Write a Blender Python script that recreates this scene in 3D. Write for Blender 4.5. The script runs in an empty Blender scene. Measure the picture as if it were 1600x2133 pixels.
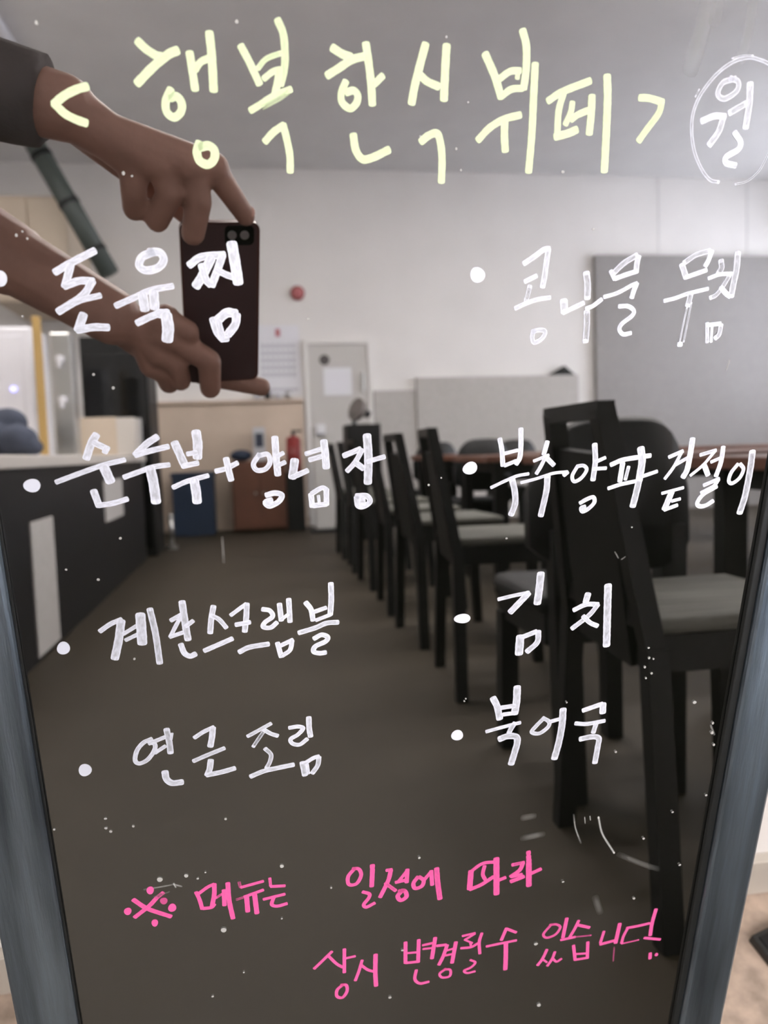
import bpy, bmesh, math, random
from mathutils import Vector, Matrix, Euler

random.seed(7)
scn = bpy.context.scene
C = scn.collection
PI = math.pi

# ------------------------------------------------------------------ camera, world, exposure
cam_data = bpy.data.cameras.new('camera')
cam = bpy.data.objects.new('camera', cam_data)
C.objects.link(cam)
CAM_POS = Vector((0.0, 0.0, 1.0))
CAM_X = Vector((0.98636489, -0.15626621, 0.05162531))
CAM_Y = Vector((0.04534368, 0.55959944, 0.82752186))
CAM_Z = Vector((-0.1582032, -0.81389762, 0.55905492))
cam.matrix_world = Matrix((
    (CAM_X.x, CAM_Y.x, CAM_Z.x, CAM_POS.x),
    (CAM_X.y, CAM_Y.y, CAM_Z.y, CAM_POS.y),
    (CAM_X.z, CAM_Y.z, CAM_Z.z, CAM_POS.z),
    (0, 0, 0, 1)))
cam_data.sensor_fit = 'HORIZONTAL'
cam_data.sensor_width = 36.0
cam_data.lens = 36.0 * 1643.0 / 1600.0
cam_data.clip_start = 0.002
cam_data.clip_end = 60
cam_data.dof.use_dof = True
cam_data.dof.focus_distance = 0.50
cam_data.dof.aperture_fstop = 9.5
scn.camera = cam

world = bpy.data.worlds.new('world')
scn.world = world
world.use_nodes = True
world.node_tree.nodes['Background'].inputs[0].default_value = (0.97, 0.95, 1.0, 1)
world.node_tree.nodes['Background'].inputs[1].default_value = 5.0

scn.view_settings.view_transform = 'Standard'
scn.view_settings.look = 'None'
scn.view_settings.gamma = 1.0
scn.view_settings.use_curve_mapping = False
scn.view_settings.exposure = 1.32
scn.cycles.use_denoising = True
scn.cycles.max_bounces = 10
LAMP_STRENGTH = 27.0

# ------------------------------------------------------------------ materials
def new_mat(name):
    m = bpy.data.materials.new(name)
    m.use_nodes = True
    return m, m.node_tree.nodes, m.node_tree.links, m.node_tree.nodes['Principled BSDF']

def mat(name, col, rough=0.5, metal=0.0, vary=0.0, scale=8.0, bump=0.0, bscale=60.0, spec=0.5, stretch=None, detail=4.0):
    m, N, L, b = new_mat(name)
    b.inputs['Roughness'].default_value = rough
    b.inputs['Metallic'].default_value = metal
    b.inputs['Specular IOR Level'].default_value = spec
    b.inputs['Base Color'].default_value = (*col, 1)
    if vary or bump:
        tc = N.new('ShaderNodeTexCoord')
        mp = N.new('ShaderNodeMapping')
        if stretch: mp.inputs['Scale'].default_value = stretch
        L.new(tc.outputs['Object'], mp.inputs['Vector'])
    if vary:
        n = N.new('ShaderNodeTexNoise')
        n.inputs['Scale'].default_value = scale
        n.inputs['Detail'].default_value = detail
        L.new(mp.outputs[0], n.inputs['Vector'])
        r = N.new('ShaderNodeValToRGB')
        r.color_ramp.elements[0].position = 0.3
        r.color_ramp.elements[1].position = 0.7
        r.color_ramp.elements[0].color = (*[max(0, c * (1 - vary)) for c in col], 1)
        r.color_ramp.elements[1].color = (*[min(1, c * (1 + vary)) for c in col], 1)
        L.new(n.outputs['Fac'], r.inputs[0])
        L.new(r.outputs[0], b.inputs['Base Color'])
    if bump:
        n2 = N.new('ShaderNodeTexNoise')
        n2.inputs['Scale'].default_value = bscale
        n2.inputs['Detail'].default_value = 3
        L.new(mp.outputs[0], n2.inputs['Vector'])
        bp = N.new('ShaderNodeBump')
        bp.inputs['Strength'].default_value = bump
        bp.inputs['Distance'].default_value = 0.01
        L.new(n2.outputs['Fac'], bp.inputs['Height'])
        L.new(bp.outputs[0], b.inputs['Normal'])
    return m

def emit_mat(name, col, s):
    m, N, L, b = new_mat(name)
    b.inputs['Base Color'].default_value = (*col, 1)
    b.inputs['Emission Color'].default_value = (*col, 1)
    b.inputs['Emission Strength'].default_value = s
    return m

def panel_mat():
    # high-gloss black writing panel with a faint film of dust
    m, N, L, b = new_mat('gloss_black_panel')
    b.inputs['Roughness'].default_value = 0.0
    b.inputs['IOR'].default_value = 6.0
    tc = N.new('ShaderNodeTexCoord')
    n = N.new('ShaderNodeTexNoise')
    n.inputs['Scale'].default_value = 5.0
    n.inputs['Detail'].default_value = 6
    L.new(tc.outputs['Object'], n.inputs['Vector'])
    r = N.new('ShaderNodeValToRGB')
    r.color_ramp.elements[0].color = (0.0014, 0.0017, 0.0010, 1)
    r.color_ramp.elements[1].color = (0.0042, 0.0048, 0.0030, 1)
    L.new(n.outputs['Fac'], r.inputs[0])
    L.new(r.outputs[0], b.inputs['Base Color'])
    return m

def ink_mat(name, col, thin, gap):
    # marker paint: 's' runs across the stroke, 'o' is how thickly it was laid on
    m, N, L, b = new_mat(name)
    b.inputs['Roughness'].default_value = 0.55
    b.inputs['Base Color'].default_value = (*col, 1)
    a_s = N.new('ShaderNodeAttribute'); a_s.attribute_name = 's'
    a_o = N.new('ShaderNodeAttribute'); a_o.attribute_name = 'o'
    a_t = N.new('ShaderNodeAttribute'); a_t.attribute_name = 't'
    comb = N.new('ShaderNodeCombineXYZ')
    ms = N.new('ShaderNodeMath'); ms.operation = 'MULTIPLY'; ms.inputs[1].default_value = 1.6
    L.new(a_s.outputs['Fac'], ms.inputs[0])
    L.new(ms.outputs[0], comb.inputs[0])
    L.new(a_t.outputs['Fac'], comb.inputs[1])
    n = N.new('ShaderNodeTexNoise'); n.inputs['Scale'].default_value = 1.0; n.inputs['Detail'].default_value = 3
    L.new(comb.outputs[0], n.inputs['Vector'])
    ab = N.new('ShaderNodeMath'); ab.operation = 'ABSOLUTE'
    L.new(a_s.outputs['Fac'], ab.inputs[0])
    # centre of the stroke (|s| < .65) is laid on thinner
    mr = N.new('ShaderNodeMapRange')
    mr.inputs[1].default_value = 0.35; mr.inputs[2].default_value = 0.75
    mr.inputs[3].default_value = 0.0; mr.inputs[4].default_value = 1.0
    L.new(ab.outputs[0], mr.inputs[0])
    mn = N.new('ShaderNodeMapRange')
    mn.inputs[1].default_value = 0.35; mn.inputs[2].default_value = 0.65
    mn.inputs[3].default_value = thin; mn.inputs[4].default_value = 1.0
    L.new(n.outputs['Fac'], mn.inputs[0])
    mx = N.new('ShaderNodeMath'); mx.operation = 'MAXIMUM'
    L.new(mr.outputs[0], mx.inputs[0]); L.new(mn.outputs[0], mx.inputs[1])
    # a thin coat (o < 1) opens the centre further
    sub = N.new('ShaderNodeMath'); sub.operation = 'SUBTRACT'; sub.inputs[0].default_value = 1.0
    L.new(a_o.outputs['Fac'], sub.inputs[1])
    inv = N.new('ShaderNodeMath'); inv.operation = 'SUBTRACT'; inv.inputs[0].default_value = 1.0
    L.new(mr.outputs[0], inv.inputs[1])
    k = N.new('ShaderNodeMath'); k.operation = 'MULTIPLY'
    L.new(sub.outputs[0], k.inputs[0]); L.new(inv.outputs[0], k.inputs[1])
    k2 = N.new('ShaderNodeMath'); k2.operation = 'MULTIPLY'; k2.inputs[1].default_value = gap
    L.new(k.outputs[0], k2.inputs[0])
    al = N.new('ShaderNodeMath'); al.operation = 'SUBTRACT'; al.use_clamp = True
    L.new(mx.outputs[0], al.inputs[0]); L.new(k2.outputs[0], al.inputs[1])
    sq = N.new('ShaderNodeMath'); sq.operation = 'POWER'; sq.inputs[1].default_value = 0.5
    L.new(a_o.outputs['Fac'], sq.inputs[0])
    al2 = N.new('ShaderNodeMath'); al2.operation = 'MULTIPLY'; al2.use_clamp = True
    L.new(al.outputs[0], al2.inputs[0]); L.new(sq.outputs[0], al2.inputs[1])
    L.new(al2.outputs[0], b.inputs['Alpha'])
    return m

def haze_mat(name, col):
    m, N, L, b = new_mat(name)
    b.inputs['Roughness'].default_value = 0.8
    b.inputs['Base Color'].default_value = (*col, 1)
    a_o = N.new('ShaderNodeAttribute'); a_o.attribute_name = 'o'
    a_s = N.new('ShaderNodeAttribute'); a_s.attribute_name = 's'
    ab = N.new('ShaderNodeMath'); ab.operation = 'ABSOLUTE'
    L.new(a_s.outputs['Fac'], ab.inputs[0])
    mr = N.new('ShaderNodeMapRange')
    mr.inputs[1].default_value = 0.2; mr.inputs[2].default_value = 1.0
    mr.inputs[3].default_value = 1.0; mr.inputs[4].default_value = 0.0
    L.new(ab.outputs[0], mr.inputs[0])
    mu = N.new('ShaderNodeMath'); mu.operation = 'MULTIPLY'
    L.new(mr.outputs[0], mu.inputs[0]); L.new(a_o.outputs['Fac'], mu.inputs[1])
    L.new(mu.outputs[0], b.inputs['Alpha'])
    return m

M = dict(
    panel=panel_mat(),
    rail=mat('slate_metal', (0.44, 0.54, 0.66), 0.36, 1.0, 0.55, 3.0, 0.12, 40, stretch=(16, 1.2, 16)),
    gasket=mat('black_rubber', (0.012, 0.013, 0.013), 0.45),
    backing=mat('grey_fibreboard', (0.2, 0.2, 0.2), 0.8),
    lime=ink_mat('lime_marker', (0.73, 0.86, 0.53), 0.88, 0.5),
    white=ink_mat('white_marker', (0.80, 0.825, 0.93), 0.72, 1.2),
    pink=ink_mat('pink_marker', (0.88, 0.12, 0.39), 0.85, 0.6),
    dry=haze_mat('dried_white_paint', (0.7, 0.7, 0.68)),
    wall=mat('white_wall_paint', (0.80, 0.78, 0.765), 0.75, 0, 0.03, 2.0, 0.04, 90),
    ceiling=mat('ceiling_board', (0.72, 0.71, 0.71), 0.85, 0, 0.03, 3.0),
    floor=mat('darkened_brown_floor', (0.039, 0.031, 0.0205), 0.6, 0.0, 0.12, 1.2, 0.03, 40, spec=0.3),  # dimness of the mirrored floor is put into this dark colour
    stone=mat('tan_stone_floor', (0.40, 0.31, 0.25), 0.45, 0, 0.36, 34.0, 0.10, 90, detail=9.0),
    glass=mat('window_glass', (0.9, 0.95, 1.0), 0.0),
    base=mat('beige_tile_skirting', (0.50, 0.46, 0.41), 0.4, 0, 0.06, 12),
    grey_panel=mat('grey_fabric_panel', (0.50, 0.475, 0.46), 0.9, 0, 0.04, 20),
    tall_panel=mat('darker_grey_fabric_panel', (0.31, 0.295, 0.29), 0.9, 0, 0.04, 20),
    tan=mat('tan_wainscot', (0.62, 0.50, 0.41), 0.6, 0, 0.06, 4),
    door=mat('light_grey_door', (0.58, 0.56, 0.545), 0.45),
    door_dark=mat('door_glass', (0.12, 0.11, 0.11), 0.2),
    paper=mat('white_paper', (0.80, 0.80, 0.86), 0.8),
    paper_grey=mat('printed_grey', (0.55, 0.56, 0.6), 0.8),
    red=mat('red_enamel', (0.26, 0.03, 0.03), 0.4),
    redp=mat('red_print', (0.50, 0.16, 0.17), 0.8),
    metal=mat('brushed_steel', (0.55, 0.55, 0.54), 0.3, 1.0),
    black=mat('black_lacquer_wood', (0.007, 0.007, 0.0075), 0.5, 0, 0.3, 12, spec=0.3),
    blackp=mat('black_plastic', (0.007, 0.007, 0.0075), 0.5, spec=0.3),
    vinyl=mat('charcoal_vinyl', (0.010, 0.0105, 0.012), 0.55, 0, 0.2, 14, spec=0.35),
    weave=mat('grey_woven_seat', (0.12, 0.12, 0.105), 0.8, 0, 0.25, 5.0, 0.2, 40, stretch=(1, 14, 1)),
    brown=mat('red_brown_table', (0.13, 0.055, 0.035), 0.35, 0, 0.2, 6, stretch=(1, 8, 1)),
    counter=mat('dark_counter_front', (0.010, 0.010, 0.012), 0.45, 0, 0.2, 5, spec=0.3),
    ctop=mat('pale_counter_top', (0.62, 0.58, 0.54), 0.35),
    white_p=mat('white_plastic', (0.75, 0.75, 0.80), 0.35),
    fan_grey=mat('dull_brown_grey_plastic', (0.20, 0.175, 0.165), 0.6),
    amber=mat('amber_wood', (0.50, 0.33, 0.12), 0.45),
    navy=mat('navy_blue', (0.012, 0.026, 0.058), 0.5),
    cloth=mat('dark_blue_cloth', (0.05, 0.06, 0.09), 0.9, 0, 0.2, 10),
    rust=mat('rust_brown_wood', (0.105, 0.04, 0.022), 0.5, 0, 0.2, 6),
    green=mat('dark_green_metal', (0.06, 0.075, 0.07), 0.5),
    cream=mat('cream_paint', (0.60, 0.50, 0.40), 0.6),
    lamp=emit_mat('lamp_diffuser', (1.0, 0.945, 0.90), LAMP_STRENGTH),
    blue_led=emit_mat('blue_indicator', (0.35, 0.35, 1.0), 2.0),
    skin=mat('skin', (0.34, 0.185, 0.145), 0.5, 0, 0.10, 30, 0.05, 150),
    nail=mat('finger_nail', (0.50, 0.27, 0.22), 0.35),
    shirt=mat('charcoal_shirt', (0.085, 0.072, 0.072), 0.9, 0, 0.15, 25, 0.1, 120),
    trousers=mat('dark_trousers', (0.03, 0.032, 0.04), 0.9),
    shoe=mat('black_shoe', (0.015, 0.015, 0.015), 0.5),
    hair=mat('black_hair', (0.01, 0.009, 0.008), 0.45),
    eye=mat('eye_white', (0.75, 0.73, 0.70), 0.2),
    iris=mat('dark_iris', (0.02, 0.012, 0.01), 0.2),
    lip=mat('lip', (0.42, 0.15, 0.13), 0.45),
    phone=mat('dark_purple_phone_back', (0.060, 0.030, 0.033), 0.4),
    phone_rim=mat('phone_rim', (0.11, 0.045, 0.04), 0.3, 0.5),
    glass_black=mat('black_glass', (0.004, 0.004, 0.005), 0.05),
    screen=emit_mat('lit_phone_screen', (0.09, 0.085, 0.08), 0.8),
)

M['glass'].node_tree.nodes['Principled BSDF'].inputs['Transmission Weight'].default_value = 1.0
M['glass'].node_tree.nodes['Principled BSDF'].inputs['IOR'].default_value = 1.02

# ------------------------------------------------------------------ mesh helpers
def bm_obj(name, bm, material, parent=None, smooth=False):
    me = bpy.data.meshes.new(name)
    bmesh.ops.recalc_face_normals(bm, faces=bm.faces[:])
    bm.to_mesh(me); bm.free()
    if smooth:
        for p in me.polygons: p.use_smooth = True
    if material is not None: me.materials.append(M[material] if isinstance(material, str) else material)
    o = bpy.data.objects.new(name, me)
    C.objects.link(o)
    if parent is not None: o.parent = parent
    return o

def box(bm, x0, x1, y0, y1, z0, z1, bevel=0.0, mtx=None):
    r = bmesh.ops.create_cube(bm, size=1.0)
    vs = r['verts']
    for v in vs:
        v.co = Vector((x0 + (v.co.x + .5) * (x1 - x0), y0 + (v.co.y + .5) * (y1 - y0), z0 + (v.co.z + .5) * (z1 - z0)))
    if bevel > 0:
        es = list({e for v in vs for e in v.link_edges})
        rb = bmesh.ops.bevel(bm, geom=es, offset=bevel, segments=2, affect='EDGES', profile=0.5)
        vs = list({v for f in rb['faces'] for v in f.verts} | {v for v in vs if v.is_valid})
    if mtx is not None:
        for v in vs: v.co = mtx @ v.co
    return vs

def tube(bm, p0, p1, r0, r1=None, seg=14, caps=True):
    p0 = Vector(p0); p1 = Vector(p1); r1 = r0 if r1 is None else r1
    d = (p1 - p0); l = d.length
    q = Vector((0, 0, 1)).rotation_difference(d.normalized()).to_matrix().to_4x4()
    m = Matrix.Translation((p0 + p1) / 2) @ q
    return bmesh.ops.create_cone(bm, cap_ends=caps, cap_tris=False, segments=seg, radius1=r0, radius2=r1, depth=l, matrix=m)['verts']

def bar(bm, p0, p1, w, d, up=(0, 0, 1)):
    """square bar from p0 to p1, w along 'side', d along the other"""
    p0 = Vector(p0); p1 = Vector(p1); z = (p1 - p0).normalized()
    x = Vector(up).cross(z)
    if x.length < 1e-4: x = Vector((0, 1, 0)).cross(z)
    x.normalize(); y = z.cross(x)
    vs = []
    for p in (p0, p1):
        for a, b_ in ((-1, -1), (1, -1), (1, 1), (-1, 1)):
            vs.append(bm.verts.new(p + x * a * w / 2 + y * b_ * d / 2))
    for f in ((0, 1, 2, 3), (7, 6, 5, 4), (0, 4, 5, 1), (1, 5, 6, 2), (2, 6, 7, 3), (3, 7, 4, 0)):
        bm.faces.new([vs[i] for i in f])
    return vs

def sphere(bm, c, r, scale=(1, 1, 1), seg=20, rot=None):
    m = Matrix.Translation(Vector(c))
    if rot is not None: m = m @ rot
    m = m @ Matrix.Diagonal((scale[0] * r, scale[1] * r, scale[2] * r, 1))
    return bmesh.ops.create_uvsphere(bm, u_segments=seg, v_segments=seg // 2, radius=1.0, matrix=m)['verts']

def B(name, material, parent, *dims, bevel=0.0):
    bm = bmesh.new(); box(bm, *dims, bevel=bevel)
    return bm_obj(name, bm, material, parent)

def thing(name, label, cat, loc=(0, 0, 0), rotz=0.0, group=None):
    o = bpy.data.objects.new(name, None)
    o.empty_display_size = 0.05
    C.objects.link(o); o.location = loc; o.rotation_euler = (0, 0, rotz)
    return tag(o, label, cat, group)

def tag(o, label, cat, group=None):
    o['label'] = label; o['category'] = cat
    if group: o['group'] = group
    return o

def struct(o, label=None):
    o['kind'] = 'structure'
    if label: o['label'] = label
    return o

def dup(root, loc, rotz, label=None):
    r = root.copy(); C.objects.link(r); r.location = loc; r.rotation_euler = (0, 0, rotz)
    if label: r['label'] = label
    for ch in root.children:
        c = ch.copy(); C.objects.link(c); c.parent = r
        for g in ch.children:
            d = g.copy(); C.objects.link(d); d.parent = c
    return r

# ------------------------------------------------------------------ room shell
YB, YF, XL, XR, ZC = -7.7, 0.515, -3.0, 6.6, 3.75     # back wall (seen mirrored), wall behind the board, sides, ceiling
struct(B('floor', 'floor', None, XL - .1, XR + .1, YB - .1, 0.12, -0.1, 0.0))  # room floor, coloured darker than the tan part to look less lit
struct(B('floor_strip', 'stone', None, XL - .1, XR + .1, 0.12, YF + .1, -0.1, 0.0), 'tan stone floor along the wall under the board, not darkened like the room floor')
struct(B('ceiling', 'ceiling', None, XL - .1, XR + .1, YB - .1, YF + .1, ZC, ZC + 0.1))
struct(B('wall_front', 'wall', None, XL - .1, XR + .1, YF, YF + .1, 0, ZC))
wb = struct(B('wall_back', 'wall', None, XL - .1, XR + .1, YB - .1, YB, 0, ZC))
struct(B('wall_left', 'wall', None, XL - .1, XL, YB, YF, 0, ZC))
# right wall with a wide unseen window added to brighten the back wall
WY0, WY1, WZ0, WZ1 = -7.3, -3.6, 0.9, 3.2
bm = bmesh.new()
box(bm, XR, XR + .1, YB, WY0, 0, ZC); box(bm, XR, XR + .1, WY1, YF, 0, ZC); box(bm, XR, XR + .1, WY0, WY1, 0, WZ0); box(bm, XR, XR + .1, WY0, WY1, WZ1, ZC)
struct(bm_obj('wall_right', bm, 'wall'))
win = struct(B('added_window_1', 'white_p', None, XR - .02, XR + .06, WY0, WY1, WZ0 - 0.04, WZ0 + 0.02), 'wide unseen window added in the right wall to brighten the back wall')
for a, b_ in ((WY0, WY0 + .05), (WY1 - .05, WY1), ((WY0 + WY1) / 2 - .03, (WY0 + WY1) / 2 + .03)):
    B('added_window_frame', 'white_p', win, XR + .02, XR + .06, a, b_, WZ0 + .02, WZ1)
B('added_window_frame', 'white_p', win, XR + .02, XR + .06, WY0, WY1, WZ1 - .05, WZ1)
for a, b_ in ((WY0 + .05, (WY0 + WY1) / 2 - .03), ((WY0 + WY1) / 2 + .03, WY1 - .05)):
    B('pane', 'glass', win, XR + .038, XR + .042, a, b_, WZ0 + .02, WZ1 - .05)
bb = struct(B('baseboard_front', 'base', None, XL, XR, YF - 0.014, YF, 0, 0.078, bevel=0.002))
struct(B('baseboard_back', 'base', None, XL, XR, YB, YB + 0.012, 0, 0.10))
# cover strip between wall boards on the back wall
for i, x in enumerate((4.62, 5.72)):
    struct(B('trim_%d' % (i + 1), 'ceiling', None, x, x + 0.014, YB, YB + 0.006, 2.9, ZC))
# tan lower wall with a ledge
struct(B('wall_dado', 'tan', None, -1.6, 0.53, YB, YB + 0.05, 0.0, 1.33), 'tan dado boarding along the lower back wall')
struct(B('trim_3', 'tan', None, -1.6, 0.53, YB, YB + 0.09, 1.33, 1.36))
# door
door = B('door_1', 'door', None, 0.60, 1.24, YB + 0.005, YB + 0.045, 0.0, 1.93, bevel=0.004)
struct(door, 'light grey door with round dark window')
for a in ((0.56, 0.60, 0, 1.97), (1.24, 1.28, 0, 1.97), (0.60, 1.24, 1.93, 1.97)):
    B('door_frame', 'wall', door, a[0], a[1], YB + 0.002, YB + 0.06, a[2], a[3])
bm = bmesh.new(); tube(bm, (0.775, YB + 0.045, 1.765), (0.775, YB + 0.052, 1.765), 0.055, seg=24)
bm_obj('round_window', bm, 'door_dark', door)
bm = bmesh.new(); tube(bm, (1.18, YB + 0.07, 1.42), (1.18, YB + 0.07, 1.62), 0.014)
tube(bm, (1.18, YB + 0.04, 1.44), (1.18, YB + 0.07, 1.44), 0.010); tube(bm, (1.18, YB + 0.04, 1.60), (1.18, YB + 0.07, 1.60), 0.010)
bm_obj('door_handle', bm, 'metal', door)
tag(B('notice_sheet', 'paper', None, 0.76, 1.06, YB + 0.046, YB + 0.048, 1.39, 1.68), 'white notice sheet taped to the grey door', 'notice')

# grey pin-up panels along the back wall
tag(B('low_wall_panel', 'grey_panel', None, 1.30, 1.755, YB + 0.001, YB + 0.04, 0.0, 1.43), 'lowest and narrowest grey panel against the back wall, next to the door', 'wall panel')
tag(B('mid_wall_panel', 'grey_panel', None, 1.765, 3.62, YB + 0.001, YB + 0.06, 0.0, 1.56), 'wide waist high grey panel against the back wall', 'wall panel')
tag(B('tall_wall_panel', 'tall_panel', None, 3.83, 6.45, YB + 0.001, YB + 0.08, 0.0, 2.87), 'tall broad grey panel against the back wall', 'wall panel')

# ceiling lights
def ceiling_light(i, x, y):
    t = thing('ceiling_light', 'white fluorescent ceiling light over %s, %s row from the writing board' % (('the serving counter', 'the aisle chairs', 'the dining tables', 'the right wall side')[i % 4], ('first', 'second', 'third')[i // 4]), 'ceiling light', (x, y, ZC), 0, 'dining room ceiling lights')
    bm = bmesh.new(); box(bm, -0.62, 0.62, -0.16, 0.16, -0.05, 0.0, bevel=0.006)
    bm_obj('housing', bm, 'white_p', t)
    bm = bmesh.new(); box(bm, -0.58, 0.58, -0.125, 0.125, -0.062, -0.048)
    bm_obj('diffuser', bm, 'lamp', t)
k = 0
for y in (-2.6, -3.85):
    for x in (-1.7, 0.6, 2.9, 5.2):
        ceiling_light(k, x, y); k += 1
ac = thing('ceiling_air_conditioner', 'white cassette air conditioner on the ceiling above the kitchen counter', 'air conditioner', (-1.95, -5.0, ZC))
bm = bmesh.new(); box(bm, -0.42, 0.42, -0.42, 0.42, -0.10, 0, bevel=0.02); bm_obj('body', bm, 'white_p', ac)
bm = bmesh.new(); box(bm, -0.24, 0.24, -0.24, 0.24, -0.105, -0.098); bm_obj('grille', bm, 'grey_panel', ac)
for a in range(4):
    bm = bmesh.new(); box(bm, -0.26, 0.26, 0.30, 0.36, -0.108, -0.099, mtx=Matrix.Rotation(a * PI / 2, 4, 'Z')); bm_obj('louvre', bm, 'vinyl', ac)

# ------------------------------------------------------------------ the writing board, leaning against the wall
BETA = math.radians(15.0)
B_FOOT = Vector((0.0, 0.41051848, 0.89000191))        # point of the panel nearest the camera
B_U = Vector((1, 0, 0)); B_V = Vector((0, math.sin(BETA), math.cos(BETA))); B_W = Vector((0, -math.cos(BETA), math.sin(BETA)))
V0 = 0.915                                             # height of B_FOOT along the board above its base
board = thing('menu_board', 'black glossy writing board in a slate metal frame leaning on the wall', 'menu board')
board.rotation_mode = 'QUATERNION'
org = B_FOOT - B_V * V0
board.matrix_world = Matrix(((B_U.x, B_V.x, B_W.x, org.x), (B_U.y, B_V.y, B_W.y, org.y), (B_U.z, B_V.z, B_W.z, org.z), (0, 0, 0, 1)))
PU0, PU1, RU0, RU1 = -0.1365, 0.3190, -0.1745, 0.3553
PV0, PV1, TOP = 0.10, 1.155, 1.190
bm = bmesh.new(); box(bm, PU0 - .004, PU1 + .004, PV0 - .004, PV1 + .004, -0.004, 0.0)
panel = bm_obj('panel', bm, 'panel', board)
bm = bmesh.new(); box(bm, PU0 - .002, PU1 + .002, PV0, PV1, -0.016, -0.0045)
bm_obj('back_sheet', bm, 'backing', board)

def rail(name, u0, u1, v0, v1):
    bm = bmesh.new(); box(bm, u0, u1, v0, v1, -0.018, 0.007, bevel=0.0025)
    o = bm_obj(name, bm, 'rail', board); return o
rail('side_rail', RU0, PU0, 0.02, TOP)
rail('side_rail', PU1, RU1, 0.02, TOP)
rail('cross_rail', PU0, PU1, PV1, TOP)
rail('cross_rail', PU0, PU1, 0.06, PV0)
for u0, u1, v0, v1 in ((PU0, PU0 + .0010, PV0, PV1), (PU1 - .0055, PU1, PV0, PV1), (PU0, PU1, PV1 - .004, PV1), (PU0, PU1, PV0, PV0 + .004)):
    bm = bmesh.new(); box(bm, u0, u1, v0, v1, 0.0002, 0.0035, bevel=0.0008); bm_obj('gasket', bm, 'gasket', board)
for u in ((RU0 + PU0) / 2, (RU1 + PU1) / 2):
    bm = bmesh.new(); box(bm, u - .017, u + .017, 0.0, 0.024, -0.016, 0.006, bevel=0.003); bm_obj('rubber_foot', bm, 'gasket', board)

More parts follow.
